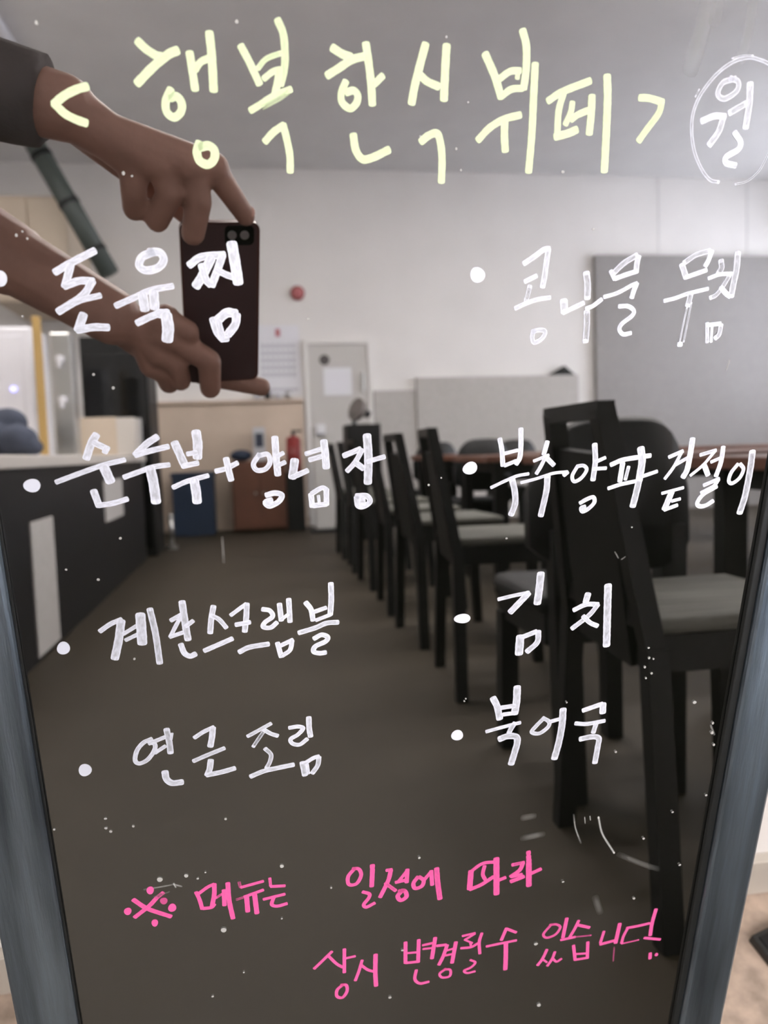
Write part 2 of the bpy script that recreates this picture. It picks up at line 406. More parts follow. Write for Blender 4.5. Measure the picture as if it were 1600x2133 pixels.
# ---- handwriting: strokes in board coordinates, unit 0.1 mm: (width, coat, u,v, u,v, ...) or ('d', u, v, ru, rv, coat)
LETTERING = [
 ('lime', 'title', [
  ('bracket', [(37,1,-689,641,-733,628,-789,601,-838,565), (37,1,-838,565,-798,526,-752,503,-709,489)]),
  ('haeng', [(37,1,-442,834,-408,804,-364,779,-343,777), (39,1,-271,804,-312,786,-381,735,-459,664), (37,1,-312,640,-337,594,-337,548,-305,525,-271,550,-266,589,-288,615,-313,607), (37,1,-214,795,-206,719,-200,649), (31,1,-192,730,-168,760,-128,779), (39,1,-119,880,-114,782,-114,648), (40,1,-196,415,-209,376,-198,338,-162,323,-131,346,-126,385,-151,406,-189,400)]),
  ('bok', [(35,1,23,833,59,769,100,683), (35,0.9,197,947,220,895,226,821,222,755,202,684), (24,0.85,97,746,138,787,206,813), (28,1,124,704,164,733,199,745), (35,1,196,744,188,693,175,647), (31,1,56,566,108,596,172,634,247,662), (22,0.45,113,581,189,619,235,649), (34,1,119,433,161,475,208,505), (35,1,208,505,223,445,236,370,235,302)]),
  ('han', [(38,1,454,845,497,822,537,811), (36,1,427,729,479,760,543,799,601,816), (38,1,612,867,630,761,639,684,644,614), (33,1,654,700,692,735), (34,1,513,703,493,658,495,616,533,589,566,614,572,648,551,668,519,659), (38,1,550,470,562,405,595,365,644,372,725,409)]),
  ('sik', [(39,1,902,877,872,770,853,697,840,625), (36,1,879,747,916,720,971,701), (40,1,1007,876,1004,775,1002,647), (37,1,894,453,929,480,971,491,991,449,1002,372,1002,271)]),
  ('bwi', [(39,1,1204,848,1255,759,1294,667), (38,1,1387,957,1409,896,1416,802,1410,711), (32,1,1283,747,1334,780,1383,785), (25,1,1373,753,1375,774), (32,1,1294,667,1345,701,1401,708), (35,1,1187,468,1243,524,1316,565,1397,587), (39,1,1320,551,1323,485,1331,424), (38,1,1461,814,1464,659,1467,495,1463,328)]),
  ('pe', [(35,1,1544,657,1615,700,1754,753), (34,1,1620,690,1602,615,1603,518), (31,1,1671,651,1667,610,1644,554), (39,1,1597,494,1656,509,1703,528), (33,1,1674,576,1704,597,1759,620), (39,1,1773,682,1777,607,1776,516), (41,1,1845,776,1858,678,1869,504,1877,340)]),
  ('bracket', [(35,1,2036,687,2087,686,2160,671), (35,0.9,2156,671,2146,618,2089,539,2054,488)]),
 ]),
 ('white', 'monday mark', [
  ('ring', [(18,0.7,2783,829,2724,869,2670,885,2609,892,2528,870,2445,812,2374,723,2341,638,2341,553,2369,453,2421,367,2482,308,2537,296), (11,0.5,2783,829,2838,725,2857,626,2840,531,2804,442,2766,359,2704,305,2636,287), (9,0.6,2517,884,2574,898,2633,902), (8,0.5,2340,701,2356,737)]),
  ('wol', [(29,0.8,2550,793,2485,772,2464,719,2506,698,2568,737,2569,779,2524,793), (39,0.85,2639,771,2650,684,2649,569), (33,0.8,2547,634,2629,679), (33,1,2395,590,2460,615,2520,615), (36,0.85,2512,608,2497,543,2455,479), (32,1,2591,539,2631,496,2624,459,2560,421,2565,392,2620,381)]),
 ]),
 ('white', 'pork dish', [
  ('bullet', [('d',-1186,-208,34,40,1)]),
  ('don', [(35,1,-924,-178,-841,-132,-732,-79), (38,1,-850,-148,-887,-244), (37,1,-887,-244,-819,-220,-754,-221), (37,1,-756,-223,-811,-292,-931,-366), (29,1,-931,-366,-830,-316,-727,-290), (43,1,-817,-385,-849,-455), (38,1,-850,-457,-771,-444,-706,-446)]),
  ('yuk', [(39,1,-457,-83,-508,-107,-524,-147,-493,-169,-435,-156,-404,-119,-421,-84,-469,-82), (31,1,-653,-339,-562,-300,-477,-264,-373,-245), (48,1,-520,-292,-516,-354), (48,1,-466,-280,-467,-346), (35,1,-557,-424,-496,-396,-437,-373), (47,1,-445,-379,-408,-379), (59,1,-413,-392,-409,-451,-417,-506)]),
  ('jjim', [(37,1,-279,-142,-219,-104,-110,-93), (46,1,-174,-113,-220,-194,-254,-242), (38,1,-119,-105,-153,-186,-176,-239), (38,1,-221,-146,-205,-211,-185,-235), (33,1,-148,-166,-99,-190,-62,-201), (54,1,-66,-44,-54,-137,-45,-223), (39,1,-181,-410,-166,-470,-142,-504), (47,1,-154,-410,-109,-377,-67,-381), (44,1,-61,-390,-70,-436,-107,-483), (41,1,-142,-506,-117,-504), (34,1,-155,-423,-140,-496)]),
 ]),
 ('white', 'bean sprout dish', [
  ('bullet', [('d',1216,-187,42,40,1)]),
  ('kong', [(29,1,1472,-127,1527,-91,1575,-57,1605,-52), (32,0.9,1601,-58,1596,-122,1591,-192,1584,-246), (26,1,1484,-220,1543,-192), (27,0.55,1511,-246,1504,-286,1496,-319), (25,1,1439,-360,1499,-334,1560,-315,1629,-305), (26,0.9,1549,-483,1545,-518,1558,-546,1592,-533,1616,-504,1612,-482,1577,-479,1549,-486)]),
  ('na', [(45,0.85,1712,-325,1720,-378), (27,1,1716,-385,1771,-360,1826,-335), (39,0.7,1829,-178,1842,-239,1847,-306), (37,0.55,1852,-383,1859,-457,1860,-541), (23,1,1850,-543,1860,-541), (25,1,1848,-364,1886,-349,1930,-316)]),
  ('mul', [(24,1,1970,-166,1995,-207), (32,0.75,1986,-176,2042,-123,2110,-83), (32,0.9,2122,-90,2117,-128,2118,-168), (27,1,2001,-204,2060,-184,2120,-166), (23,1,1947,-302,2021,-281,2101,-240,2128,-230), (29,1,2128,-232,2116,-270,2109,-304), (25,1,2041,-353,2092,-353,2129,-377,2121,-406,2068,-447,2055,-479,2081,-506,2125,-500)]),
  ('mu', [(35,0.85,2386,-132,2419,-196), (30,0.75,2399,-119,2462,-78,2539,-56), (29,1,2553,-57,2541,-106,2528,-134), (26,1,2419,-197,2477,-178,2535,-159), (23,1,2308,-324,2369,-310,2441,-286,2560,-259), (34,0.7,2461,-284,2453,-349), (10,0.75,2449,-360,2439,-455,2432,-558), (10,0.65,2472,-334,2465,-429,2456,-553), (28,1,2427,-567,2443,-566)]),
  ('chim', [(34,0.55,2618,-110,2627,-146,2614,-175), (23,1,2559,-202,2618,-182,2693,-177), (26,0.7,2683,-185,2652,-245,2618,-292,2585,-308), (30,1,2641,-253,2676,-284,2702,-300), (39,0.75,2712,-69,2719,-151,2714,-229,2711,-297), (25,0.9,2587,-451,2603,-554), (25,1,2591,-459,2668,-452), (29,0.8,2674,-460,2671,-511,2651,-533), (18,1,2619,-468,2627,-554)]),
 ]),
 ('white', 'soft tofu dish', [
  ('bullet', [('d',-1174,-1264,42,39,1)]),
  ('sun', [(41,0.95,-821,-1002,-850,-1045,-882,-1122), (35,1,-832,-1042,-771,-1078), (32,1,-775,-1073,-785,-1093), (28,1,-1048,-1249,-929,-1207,-802,-1165,-691,-1140), (52,0.95,-796,-1185,-775,-1253), (39,0.95,-865,-1310,-847,-1390), (30,1,-847,-1390,-774,-1381,-698,-1361)]),
  ('du', [(37,1,-513,-1021,-569,-1057,-629,-1113), (31,1,-629,-1116,-560,-1097,-460,-1075), (29,1,-699,-1236,-620,-1209,-543,-1185,-463,-1176), (54,0.9,-561,-1194,-551,-1273,-546,-1379)]),
  ('bu', [(45,0.9,-421,-1059,-399,-1123,-378,-1184), (51,0.92,-306,-1003,-302,-1066,-308,-1136), (27,1,-358,-1119,-313,-1112), (30,1,-382,-1185,-311,-1172), (28,1,-447,-1304,-372,-1273,-261,-1245), (52,0.93,-334,-1275,-328,-1337,-327,-1389)]),
  ('plus', [(29,1,-213,-1221,-162,-1209,-99,-1180), (35,1,-156,-1155,-146,-1220,-136,-1272)]),
  ('yang', [(28,1,23,-1136,-10,-1188,7,-1224,53,-1220,81,-1181,69,-1136,23,-1141), (39,1,112,-1046,115,-1148,121,-1251), (25,1,125,-1147,153,-1132), (26,1,126,-1200,161,-1185), (32,1,55,-1371,100,-1361,139,-1375,119,-1413,68,-1436,46,-1413,79,-1401)]),
  ('nyeom', [(48,0.9,216,-1179,202,-1269), (31,1,203,-1272,284,-1238), (27,1,281,-1140,367,-1115), (29,1,301,-1175,366,-1158), (42,1,380,-1075,387,-1150,391,-1220), (32,1,303,-1379,308,-1447), (29,1,309,-1372,363,-1342,387,-1350), (32,1,390,-1354,389,-1440), (30,1,317,-1445,386,-1440), (18,1,344,-1388,349,-1438)]),
  ('jang', [(32,1,493,-1158,582,-1124), (30,1,593,-1130,555,-1198,511,-1247), (35,1,560,-1204,599,-1235), (48,0.9,622,-1051,630,-1180,627,-1318), (28,1,627,-1197,719,-1173), (33,1,563,-1399,620,-1401,639,-1437,603,-1463,570,-1456,563,-1408), (36,0.85,596,-1420,596,-1449)]),
 ]),
 ('white', 'chive and onion dish', [
  ('bullet', [('d',1225,-1259,44,38,1)]),
  ('bu', [(29,1,1394,-1093,1410,-1159,1421,-1248), (30,1,1516,-1037,1523,-1138,1521,-1206,1503,-1242), (22,1,1430,-1178,1503,-1162), (24,1,1434,-1250,1498,-1226), (20,1,1359,-1382,1440,-1345,1513,-1317,1580,-1307), (38,0.85,1484,-1341,1504,-1411,1511,-1487,1492,-1554)]),
  ('chu', [(29,1,1682,-1119,1667,-1189), (20,1,1610,-1230,1695,-1198), (24,1,1680,-1205,1653,-1266,1631,-1306), (30,1,1690,-1218,1731,-1257), (19,1,1541,-1359,1628,-1340,1733,-1310,1821,-1304), (28,1,1803,-1322,1821,-1307), (38,0.85,1700,-1330,1700,-1419,1678,-1569)]),
  ('yang', [(23,1,1882,-1272,1855,-1330,1871,-1366,1914,-1345,1942,-1296,1920,-1270,1882,-1272), (34,0.9,1977,-1144,1991,-1247,1988,-1358), (23,1,1998,-1248,2050,-1226), (23,1,1983,-1292,2062,-1291), (26,1,1922,-1503,1960,-1482,2001,-1470,2011,-1504,1979,-1541,1942,-1559,1930,-1536,1953,-1528)]),
  ('pa', [(30,1,2095,-1270,2167,-1243,2286,-1228,2336,-1223), (33,1,2166,-1266,2161,-1373), (23,0.8,2207,-1289,2195,-1365), (25,1,2094,-1418,2171,-1396,2258,-1381), (24,1,2275,-1360,2393,-1324), (47,0.9,2272,-1179,2289,-1254,2285,-1372), (43,0.8,2285,-1372,2276,-1452,2264,-1536)]),
  ('geot', [(25,1,2463,-1236,2544,-1203), (22,1,2538,-1211,2499,-1301,2453,-1371), (23,1,2508,-1288,2593,-1239), (37,1,2598,-1131,2597,-1219,2591,-1318,2572,-1364), (21,1,2448,-1465,2581,-1435), (40,1,2508,-1462,2477,-1566), (22,1,2519,-1518,2570,-1507), (25,1,2478,-1573,2556,-1547)]),
  ('jeol', [(24,0.9,2666,-1230,2761,-1205), (20,1,2754,-1215,2692,-1295,2619,-1358), (34,1,2698,-1292,2733,-1357), (22,1,2744,-1277,2803,-1253), (31,1,2808,-1188,2808,-1280,2790,-1366), (25,1,2719,-1424,2811,-1387), (25,1,2809,-1394,2783,-1433,2708,-1472), (29,1,2802,-1437,2721,-1485,2690,-1538,2712,-1561,2753,-1556,2793,-1531)]),
  ('i', [(25,1,2924,-1299,2889,-1350,2881,-1403,2908,-1420,2952,-1386,2968,-1332,2941,-1298), (44,0.75,3009,-1224,3014,-1334,3009,-1505,2992,-1615)]),
 ]),
 ('white', 'scrambled egg dish', [
  ('bullet', [('d',-1131,-2240,36,41,1)]),
  ('gye', [(29,1,-919,-2147,-860,-2107,-799,-2082), (48,0.9,-800,-2096,-822,-2203,-856,-2325), (24,1,-792,-2174,-719,-2130), (24,1,-784,-2215,-718,-2185), (57,0.93,-690,-2065,-695,-2238), (38,0.82,-634,-2032,-616,-2188,-608,-2378)]),
  ('ran', [(27,1,-521,-2108,-461,-2075), (24,1,-462,-2082,-499,-2147,-534,-2213), (25,1,-534,-2214,-453,-2189), (41,0.85,-452,-1999,-444,-2139,-436,-2236), (27,1,-440,-2151,-401,-2122), (34,1,-478,-2271,-463,-2326,-432,-2350,-402,-2339)]),
  ('seu', [(34,0.88,-278,-2039,-295,-2119,-306,-2203), (28,0.92,-294,-2094,-251,-2122,-213,-2178), (31,1,-344,-2320,-272,-2291,-184,-2255)]),
  ('keu', [(25,1,-180,-2099,-138,-2068,-92,-2035), (34,0.88,-87,-2037,-93,-2115,-106,-2209), (30,1,-153,-2164,-77,-2154), (33,0.92,-142,-2345,-83,-2319,26,-2307)]),
  ('raem', [(29,1,5,-2075,45,-2087,60,-2126,14,-2161,3,-2191,46,-2198,82,-2169), (32,0.9,103,-2051,110,-2152), (32,0.9,158,-2023,161,-2165), (22,1,110,-2149,151,-2120), (31,1,83,-2307,101,-2396), (28,1,99,-2324,171,-2291), (28,1,170,-2298,155,-2358,108,-2392)]),
  ('beul', [(32,1,259,-2051,288,-2098,298,-2166), (34,0.88,408,-1938,409,-2044,402,-2135), (27,1,308,-2113,375,-2092), (24,1,318,-2169,403,-2139), (32,0.88,215,-2245,308,-2221,378,-2194,445,-2193), (31,1,304,-2291,348,-2270,385,-2289,370,-2317,309,-2345,298,-2380,334,-2394,368,-2392)]),
 ]),
 ('white', 'kimchi', [
  ('bullet', [('d',1221,-2226,51,34,1)]),
  ('gim', [(26,1,1448,-2110,1541,-2092,1638,-2078), (43,1,1635,-2084,1586,-2140,1531,-2201), (50,0.88,1708,-1957,1706,-2052,1701,-2151), (56,0.88,1605,-2386,1605,-2498), (34,1,1621,-2385,1708,-2354), (39,0.9,1723,-2357,1721,-2430,1661,-2491)]),
  ('chi', [(43,0.9,2032,-2117,2023,-2166), (33,1,1950,-2219,2025,-2187,2105,-2191), (34,0.88,2105,-2195,2054,-2264,1950,-2349), (32,1,2017,-2270,2067,-2318,2117,-2344), (51,0.85,2161,-2067,2175,-2234,2197,-2488)]),
 ]),
 ('white', 'lotus root dish', [
  ('bullet', [('d',-1105,-3077,37,46,1)]),
  ('yeon', [(28,1,-700,-2898,-749,-2920,-790,-2970,-808,-3038,-786,-3066,-734,-3043,-689,-2981,-683,-2936,-709,-2924), (27,1,-714,-2929,-617,-2892), (25,1,-685,-2999,-623,-2958), (38,0.78,-605,-2842,-596,-2942,-595,-3006), (16,1,-575,-2872,-584,-2913), (43,0.93,-639,-3147,-634,-3197,-604,-3231,-545,-3232)]),
  ('geun', [(28,1,-443,-2915,-389,-2880,-328,-2853), (38,0.93,-331,-2860,-340,-2924,-353,-2985), (29,0.88,-460,-3084,-373,-3049,-273,-3012), (39,0.9,-358,-3094,-368,-3153,-384,-3195), (35,0.93,-385,-3197,-298,-3185,-218,-3167)]),
  ('jo', [(26,0.9,-122,-2939,-51,-2902,21,-2863), (24,0.6,-18,-2906,-59,-2967,-92,-3018), (28,0.92,-17,-2907,20,-2936,59,-2955), (28,0.75,-19,-3043,14,-3089,6,-3142,-17,-3187), (34,0.92,-116,-3239,-36,-3209,50,-3195,150,-3182)]),
  ('rim', [(28,1,137,-2905,189,-2901,221,-2917,187,-2960,141,-2989,152,-3023,197,-3035,243,-3000), (35,0.9,258,-2845,259,-2921,266,-2979), (39,0.8,211,-3175,224,-3266), (29,1,224,-3180,280,-3146,313,-3137), (32,0.85,316,-3146,307,-3204,273,-3258), (21,1,240,-3189,247,-3259)]),
 ]),
 ('white', 'dried pollack soup', [
  ('bullet', [('d',1223,-3075,42,39,1)]),
  ('buk', [(46,0.9,1453,-2819,1483,-2883,1505,-2974), (51,0.88,1610,-2753,1613,-2855,1606,-2943), (33,1,1515,-2894,1601,-2888), (30,1,1530,-2947,1612,-2943), (27,1,1422,-3067,1500,-3050,1647,-3022), (35,0.85,1610,-3024,1590,-3059,1577,-3091), (47,0.85,1517,-3134,1571,-3118,1628,-3130,1639,-3174,1628,-3241,1608,-3338)]),
  ('eo', [(29,0.92,1810,-3006,1762,-3060,1735,-3104,1789,-3120,1846,-3077,1850,-3036,1806,-3002), (29,1,1858,-3036,1932,-3020), (49,0.82,1941,-2953,1944,-3071,1933,-3206,1913,-3329)]),
  ('guk', [(35,1,2086,-2971,2213,-2934), (47,1,2221,-2939,2225,-2998), (31,1,2041,-3068,2121,-3080,2243,-3069), (34,0.9,2187,-3083,2174,-3152), (41,0.85,2088,-3196,2162,-3187,2217,-3203,2218,-3271,2211,-3398)]),
 ]),
 ('pink', 'note first line', [
  ('reference_mark', [(33,1,-915,-4116,-835,-4202,-695,-4291), (30,1,-920,-4260,-825,-4183,-775,-4128), (28,0.5,-770,-4121,-727,-4086), ('d',-805,-4053,24,31,1), ('d',-961,-4204,24,31,1), ('d',-678,-4219,26,35,1), ('d',-799,-4329,22,30,1), ('d',-727,-4153,23,30,0.4)]),
  ('me', [(27,1,-515,-4115,-497,-4184,-486,-4258), (25,1,-497,-4125,-439,-4082,-399,-4064), (30,1,-395,-4066,-400,-4148,-420,-4246), (27,1,-478,-4257,-427,-4257,-406,-4235), (18,0.6,-391,-4181,-346,-4152), (29,1,-336,-4126,-339,-4250), (32,1,-307,-4071,-306,-4215,-289,-4371)]),
  ('nyu', [(20,0.3,-233,-4072,-226,-4119), (23,1,-221,-4117,-77,-4088), (18,0.3,-258,-4217,-202,-4202), (24,1,-202,-4200,-80,-4162), (33,1,-190,-4204,-188,-4327), (33,1,-136,-4195,-128,-4352)]),
  ('neun', [(20,0.7,-30,-4070,-27,-4134), (24,1,-23,-4140,65,-4148), (24,1,-76,-4242,62,-4220), (26,1,-11,-4240,-25,-4295,11,-4315,74,-4304)]),
  ('il', [(27,1,543,-4071,499,-4135,504,-4203,556,-4204,588,-4137,572,-4080,533,-4072), (35,1,666,-4063,666,-4080), (33,1,667,-4098,662,-4241), (27,1,602,-4284,645,-4308,642,-4342,607,-4396,625,-4422,681,-4396)]),
  ('jeong', [(27,0.7,767,-4120,799,-4119), (31,1,795,-4125,777,-4212,723,-4346), (27,0.8,759,-4232,830,-4307), (27,1,833,-4234,913,-4223), (31,1,911,-4137,908,-4243), (25,1,847,-4234,902,-4155), (32,1,881,-4312,847,-4357,869,-4399,909,-4372,896,-4320,858,-4317)]),
  ('e', [(30,1,987,-4211,957,-4262,971,-4309,1018,-4295,1029,-4247,997,-4212), (27,1,1035,-4241,1081,-4178), (30,1,1082,-4174,1092,-4294), (38,0.9,1120,-4159,1131,-4277,1152,-4428)]),
  ('tta', [(28,1,1553,-4160,1451,-4161,1370,-4219), (41,1,1370,-4219,1367,-4372), (32,1,1372,-4379,1452,-4349,1536,-4293), (28,1,1467,-4186,1458,-4255,1478,-4306), (44,1,1551,-4134,1570,-4449), (30,1,1568,-4331,1625,-4312)]),
  ('ra', [(30,0.75,1675,-4205,1755,-4195), (33,1,1750,-4204,1730,-4260,1669,-4308), (35,1,1675,-4353,1762,-4324), (28,1,1674,-4311,1747,-4301), (34,1,1785,-4106,1787,-4122), (37,1,1789,-4144,1790,-4158), (39,1,1793,-4177,1794,-4193), (42,1,1795,-4210,1810,-4410), (31,1,1817,-4303,1887,-4274)]),
 ]),
 ('pink', 'note second line', [
  ('sang', [(23,1,378,-4789,319,-4853,252,-4924), (23,1,351,-4819,408,-4904,453,-4948), (25,1,468,-4782,466,-4999), (21,1,472,-4868,543,-4860), (24,1,456,-5115,413,-5159,411,-5220,451,-5240,484,-5185,479,-5126,443,-5116)]),
  ('si', [(23,1,595,-4910,572,-5006,546,-5092), (23,1,590,-4955,636,-5005,682,-5032), (32,1,693,-4874,692,-5040,698,-5170)]),
  ('byeon', [(28,1,911,-4796,914,-4989), (28,1,1008,-4789,1008,-4997), (19,1,931,-4898,996,-4903), (24,1,919,-4990,1008,-4994), (21,1,1040,-4843,1116,-4834), (19,1,1044,-4879,1118,-4881), (30,1,1129,-4790,1111,-4979), (24,1,996,-5075,988,-5162,1027,-5210,1091,-5206)]),
  ('gyeong', [(24,1,1147,-4867,1211,-4869), (28,1,1221,-4876,1196,-4973,1167,-5051), (19,1,1223,-4924,1270,-4915), (19,1,1215,-4971,1262,-4967), (30,1,1286,-4859,1265,-5049), (20,1,1220,-5102,1175,-5141,1194,-5182,1251,-5180,1254,-5120,1210,-5104)]),
  ('doel', [(21,1,1336,-4806,1426,-4795), (19,1,1426,-4801,1354,-4845), (17,1,1352,-4845,1411,-4886), (22,1,1329,-4921,1403,-4924,1450,-4898), (19,1,1397,-4880,1403,-4918), (24,1,1479,-4806,1464,-4886,1474,-4997), (20,1,1405,-5049,1443,-5080,1413,-5122,1361,-5146,1386,-5173,1444,-5168)]),
  ('su', [(26,1,1665,-4791,1634,-4895), (24,1,1669,-4794,1742,-4840), (22,1,1524,-4938,1619,-4929,1748,-4919), (34,1,1671,-4938,1678,-5066,1682,-5189)]),
  ('it', [(21,0.9,2012,-4813,1960,-4893,1988,-4934,2055,-4914,2087,-4851,2055,-4817,2004,-4813), (29,1,2131,-4773,2117,-4951), (25,1,1998,-5055,1971,-5139,1938,-5196), (17,1,1971,-5141,2008,-5180), (23,1,2065,-5088,2049,-5153,2017,-5216), (20,1,2048,-5144,2086,-5187,2123,-5166)]),
  ('seup', [(25,1,2228,-4810,2205,-4881,2171,-4960), (27,1,2229,-4851,2319,-4890), (23,1,2104,-4975,2213,-4965), (12,0.5,2213,-4965,2342,-4970), (26,1,2210,-5050,2236,-5195), (26,1,2323,-5036,2334,-5187), (20,1,2231,-5137,2317,-5146), (22,1,2236,-5195,2340,-5192)]),
  ('ni', [(23,1,2444,-4951,2427,-5057), (26,1,2429,-5074,2543,-5056), (32,0.95,2565,-4897,2552,-5079), (9,0.35,2546,-5121,2554,-5270)]),
  ('da', [(25,1,2629,-4947,2723,-4941,2808,-4931), (24,1,2633,-4955,2610,-5024,2602,-5090), (13,0.75,2603,-5099,2741,-5084), (30,1,2846,-4801,2832,-4933,2832,-5051), (24,1,2788,-5072,2921,-5110), (28,1,2857,-5241,2861,-5292), ('d',2911,-5262,14,17,1)]),
 ]),
]
SPECKS = [(-875,889,11), (8,934,10), (-560,276,10), (-521,264,7), (-1082,-9,9), (-1052,8,7), (-1034,-24,7), (-1105,-389,7), (-799,-682,10), (-709,-753,10), (308,-410,10), (1846,50,10), (1005,915,7), (1126,636,7), (1073,423,9), (886,476,6), (1648,328,12), (1102,324,8), (-754,-1586,11), (-896,-1826,11), (-1059,-1755,9), (-748,-2341,9), (982,-1350,9), (1055,-1310,7), (1472,-1707,10), (1268,-2802,8), (1259,-2819,8), (2274,-1677,8), (2495,-2533,11), (2486,-2676,11), (2541,-2728,11), (2508,-2609,11), (2540,-2619,8), (2504,-2761,9), (-1333,-3489,10), (-1023,-3446,13), (-1028,-3519,13), (-1002,-3548,13), (-863,-3526,11), (-292,-3545,11), (-737,-3970,25), (-569,-3964,17), (-497,-3998,11), (-445,-3954,8), (53,-3975,17), (381,-4209,9), (-240,-4865,9), (-465,-5048,12), (-356,-4461,24), (38,-4425,9), (1905,-4976,20), (2648,-4657,14), (1977,-5607,21), (888,-4859,13), (802,-5301,17), (2887,-2983,18), (1959,-2894,8), (2353,-3325,12), (3052,-3165,12), (3057,-3244,15), (3088,-3346,12), (3150,-3596,16), (3096,-3776,13), (2852,-3893,13), (2655,-4102,13), (2979,-4389,13), (2067,-4410,13), (992,-4038,12), (3264,-4957,21), (3264,-5112,18)]
SCUFFS = [(16,0.35,2097,-3824,2122,-3944,2175,-4082), (20,0.5,2288,-3874,2333,-4023,2441,-4206), (12,0.4,2182,-3856,2191,-3912), (12,0.4,2221,-3853,2228,-3887), (62,0.14,1744,-3977,1871,-3965), (61,0.12,1732,-3802,1795,-3798), (17,0.25,-841,-4042,-752,-4036,-653,-4027), (14,0.2,-789,-4110,-689,-4085), (17,0.3,-653,-4027,-606,-4050), (17,0.35,-653,-4019,-643,-4052), (50,0.12,2485,-4229,2686,-4347,2809,-4409), (59,0.1,2339,-4608,2392,-4754), (13,0.2,2182,-1838,2209,-1878), (13,0.18,2232,-1889,2253,-1874), (94,0.1,2350,1178,2329,1009,2297,836), (62,0.1,2590,1190,2588,1021,2570,891), (71,0.06,2402,1180,2396,1055), (23,0.12,-203,-1613,-203,-1760), (12,0.3,2751,-717,2763,-661), (19,0.25,3040,-3183,3082,-3266)]

LINE_LABEL = {
    'title': 'lime green handwritten heading 행복 한식 뷔페 between angle brackets', 'monday mark': 'white handwritten syllable 월 inside a drawn oval',
    'pork dish': 'white handwritten menu line 돈육찜', 'bean sprout dish': 'white handwritten menu line 콩나물무침',
    'soft tofu dish': 'white handwritten menu line 순두부+양념장', 'chive and onion dish': 'white handwritten menu line 부추양파겉절이',
    'scrambled egg dish': 'white handwritten menu line 계란스크램블', 'kimchi': 'white handwritten menu line 김치',
    'lotus root dish': 'white handwritten menu line 연근조림', 'dried pollack soup': 'white handwritten menu line 북어국',
    'note first line': 'pink handwritten note 메뉴는 일정에 따라 after a reference mark', 'note second line': 'pink handwritten note 상시 변경될수 있습니다'}

def smooth_path(pts, step):
    P = [Vector((a, b_)) for a, b_ in pts]
    if len(P) > 2:
        q = []
        ext = [P[0] * 2 - P[1]] + P + [P[-1] * 2 - P[-2]]
        for i in range(len(P) - 1):
            p0, p1, p2, p3 = ext[i:i + 4]
            n = max(2, int((p2 - p1).length / step))
            for j in range(n):
                t = j / n
                q.append(0.5 * ((2 * p1) + (p2 - p0) * t + (2 * p0 - 5 * p1 + 4 * p2 - p3) * t * t + (3 * p1 - p0 - 3 * p2 + p3) * t ** 3))
        q.append(P[-1])
    else:
        n = max(2, int((P[1] - P[0]).length / step))
        q = [P[0].lerp(P[1], j / n) for j in range(n + 1)]
    return q

def add_stroke(bm, lay, st, z, rnd, square=0.72):
    ls, lo, lt = lay
    def V(p, s, o, t):
        v = bm.verts.new((p.x, p.y + V0, z)); v[ls] = s; v[lo] = o; v[lt] = t; return v
    if st[0] == 'd':
        _, u, v, ru, rv, op = st
        n = 20; c = V(Vector((u, v)) * 1e-4, 0.9, op, 0)
        ring = []
        for i in range(n):
            a = 2 * PI * i / n; k = 1 + 0.05 * math.sin(2 * a + u) + 0.03 * math.sin(3 * a + v)
            ring.append(V(Vector((u + ru * k * math.cos(a), v + rv * k * math.sin(a))) * 1e-4, 0.95, op, 0))
        for i in range(n): bm.faces.new((c, ring[i], ring[(i + 1) % n]))
        return
    w, op = st[0], st[1]
    pts = [(st[i], st[i + 1]) for i in range(2, len(st), 2)]
    q = smooth_path(pts, 6.0)
    hw = w / 2
    cap = hw * square
    # the traced ends are the nib's centre: round the tip off beyond them
    t0 = (q[0] - q[1]).normalized(); t1 = (q[-1] - q[-2]).normalized()
    rows = []
    for a in (1.0, 0.85, 0.6, 0.3): rows.append((q[0] + t0 * cap * a, hw * (1 - a ** 2.6) ** (1 / 2.6) if a < 1 else hw * 0.05))
    ph = rnd.random() * 9
    for i, p in enumerate(q): rows.append((p, hw * (1 + 0.02 * math.sin(i * 0.55 + ph) + 0.015 * math.sin(i * 1.3 + ph * 2))))
    for a in (0.3, 0.6, 0.85, 1.0): rows.append((q[-1] + t1 * cap * a, hw * (1 - a ** 2.6) ** (1 / 2.6) if a < 1 else hw * 0.05))
    acc = rnd.random() * 40; prev = None; pp = None
    N_ = len(rows); SS = (-1, -0.72, -0.42, 0, 0.42, 0.72, 1)
    for i, (p, h) in enumerate(rows):
        a = rows[max(0, i - 1)][0]; b_ = rows[min(N_ - 1, i + 1)][0]
        d = (b_ - a); d = d.normalized() if d.length > 1e-6 else Vector((1, 0))
        nrm = Vector((-d.y, d.x))
        if pp is not None: acc += (p - pp).length / 38.0
        pp = p
        # the coat is thicker where the nib was set down and lifted
        e = min(i, N_ - 1 - i)
        oo = min(1.0, op + (0.35 if e < 6 else 0.0)) if op > .45 else op * min(1.0, e / max(1.0, N_ * 0.3))
        row = [V((p + nrm * h * s) * 1e-4, s, oo, acc) for s in SS]
        if prev:
            for j in range(len(SS) - 1): bm.faces.new((prev[j], prev[j + 1], row[j + 1], row[j]))
        prev = row

def stroke_obj(name, strokes, material, parent, z0, rnd, square=0.72):
    bm = bmesh.new()
    lay = tuple(bm.verts.layers.float.new(n) for n in ('s', 'o', 't'))
    for i, st in enumerate(strokes): add_stroke(bm, lay, st, z0 + i * 0.000012, rnd, square)
    return bm_obj(name, bm, material, parent)

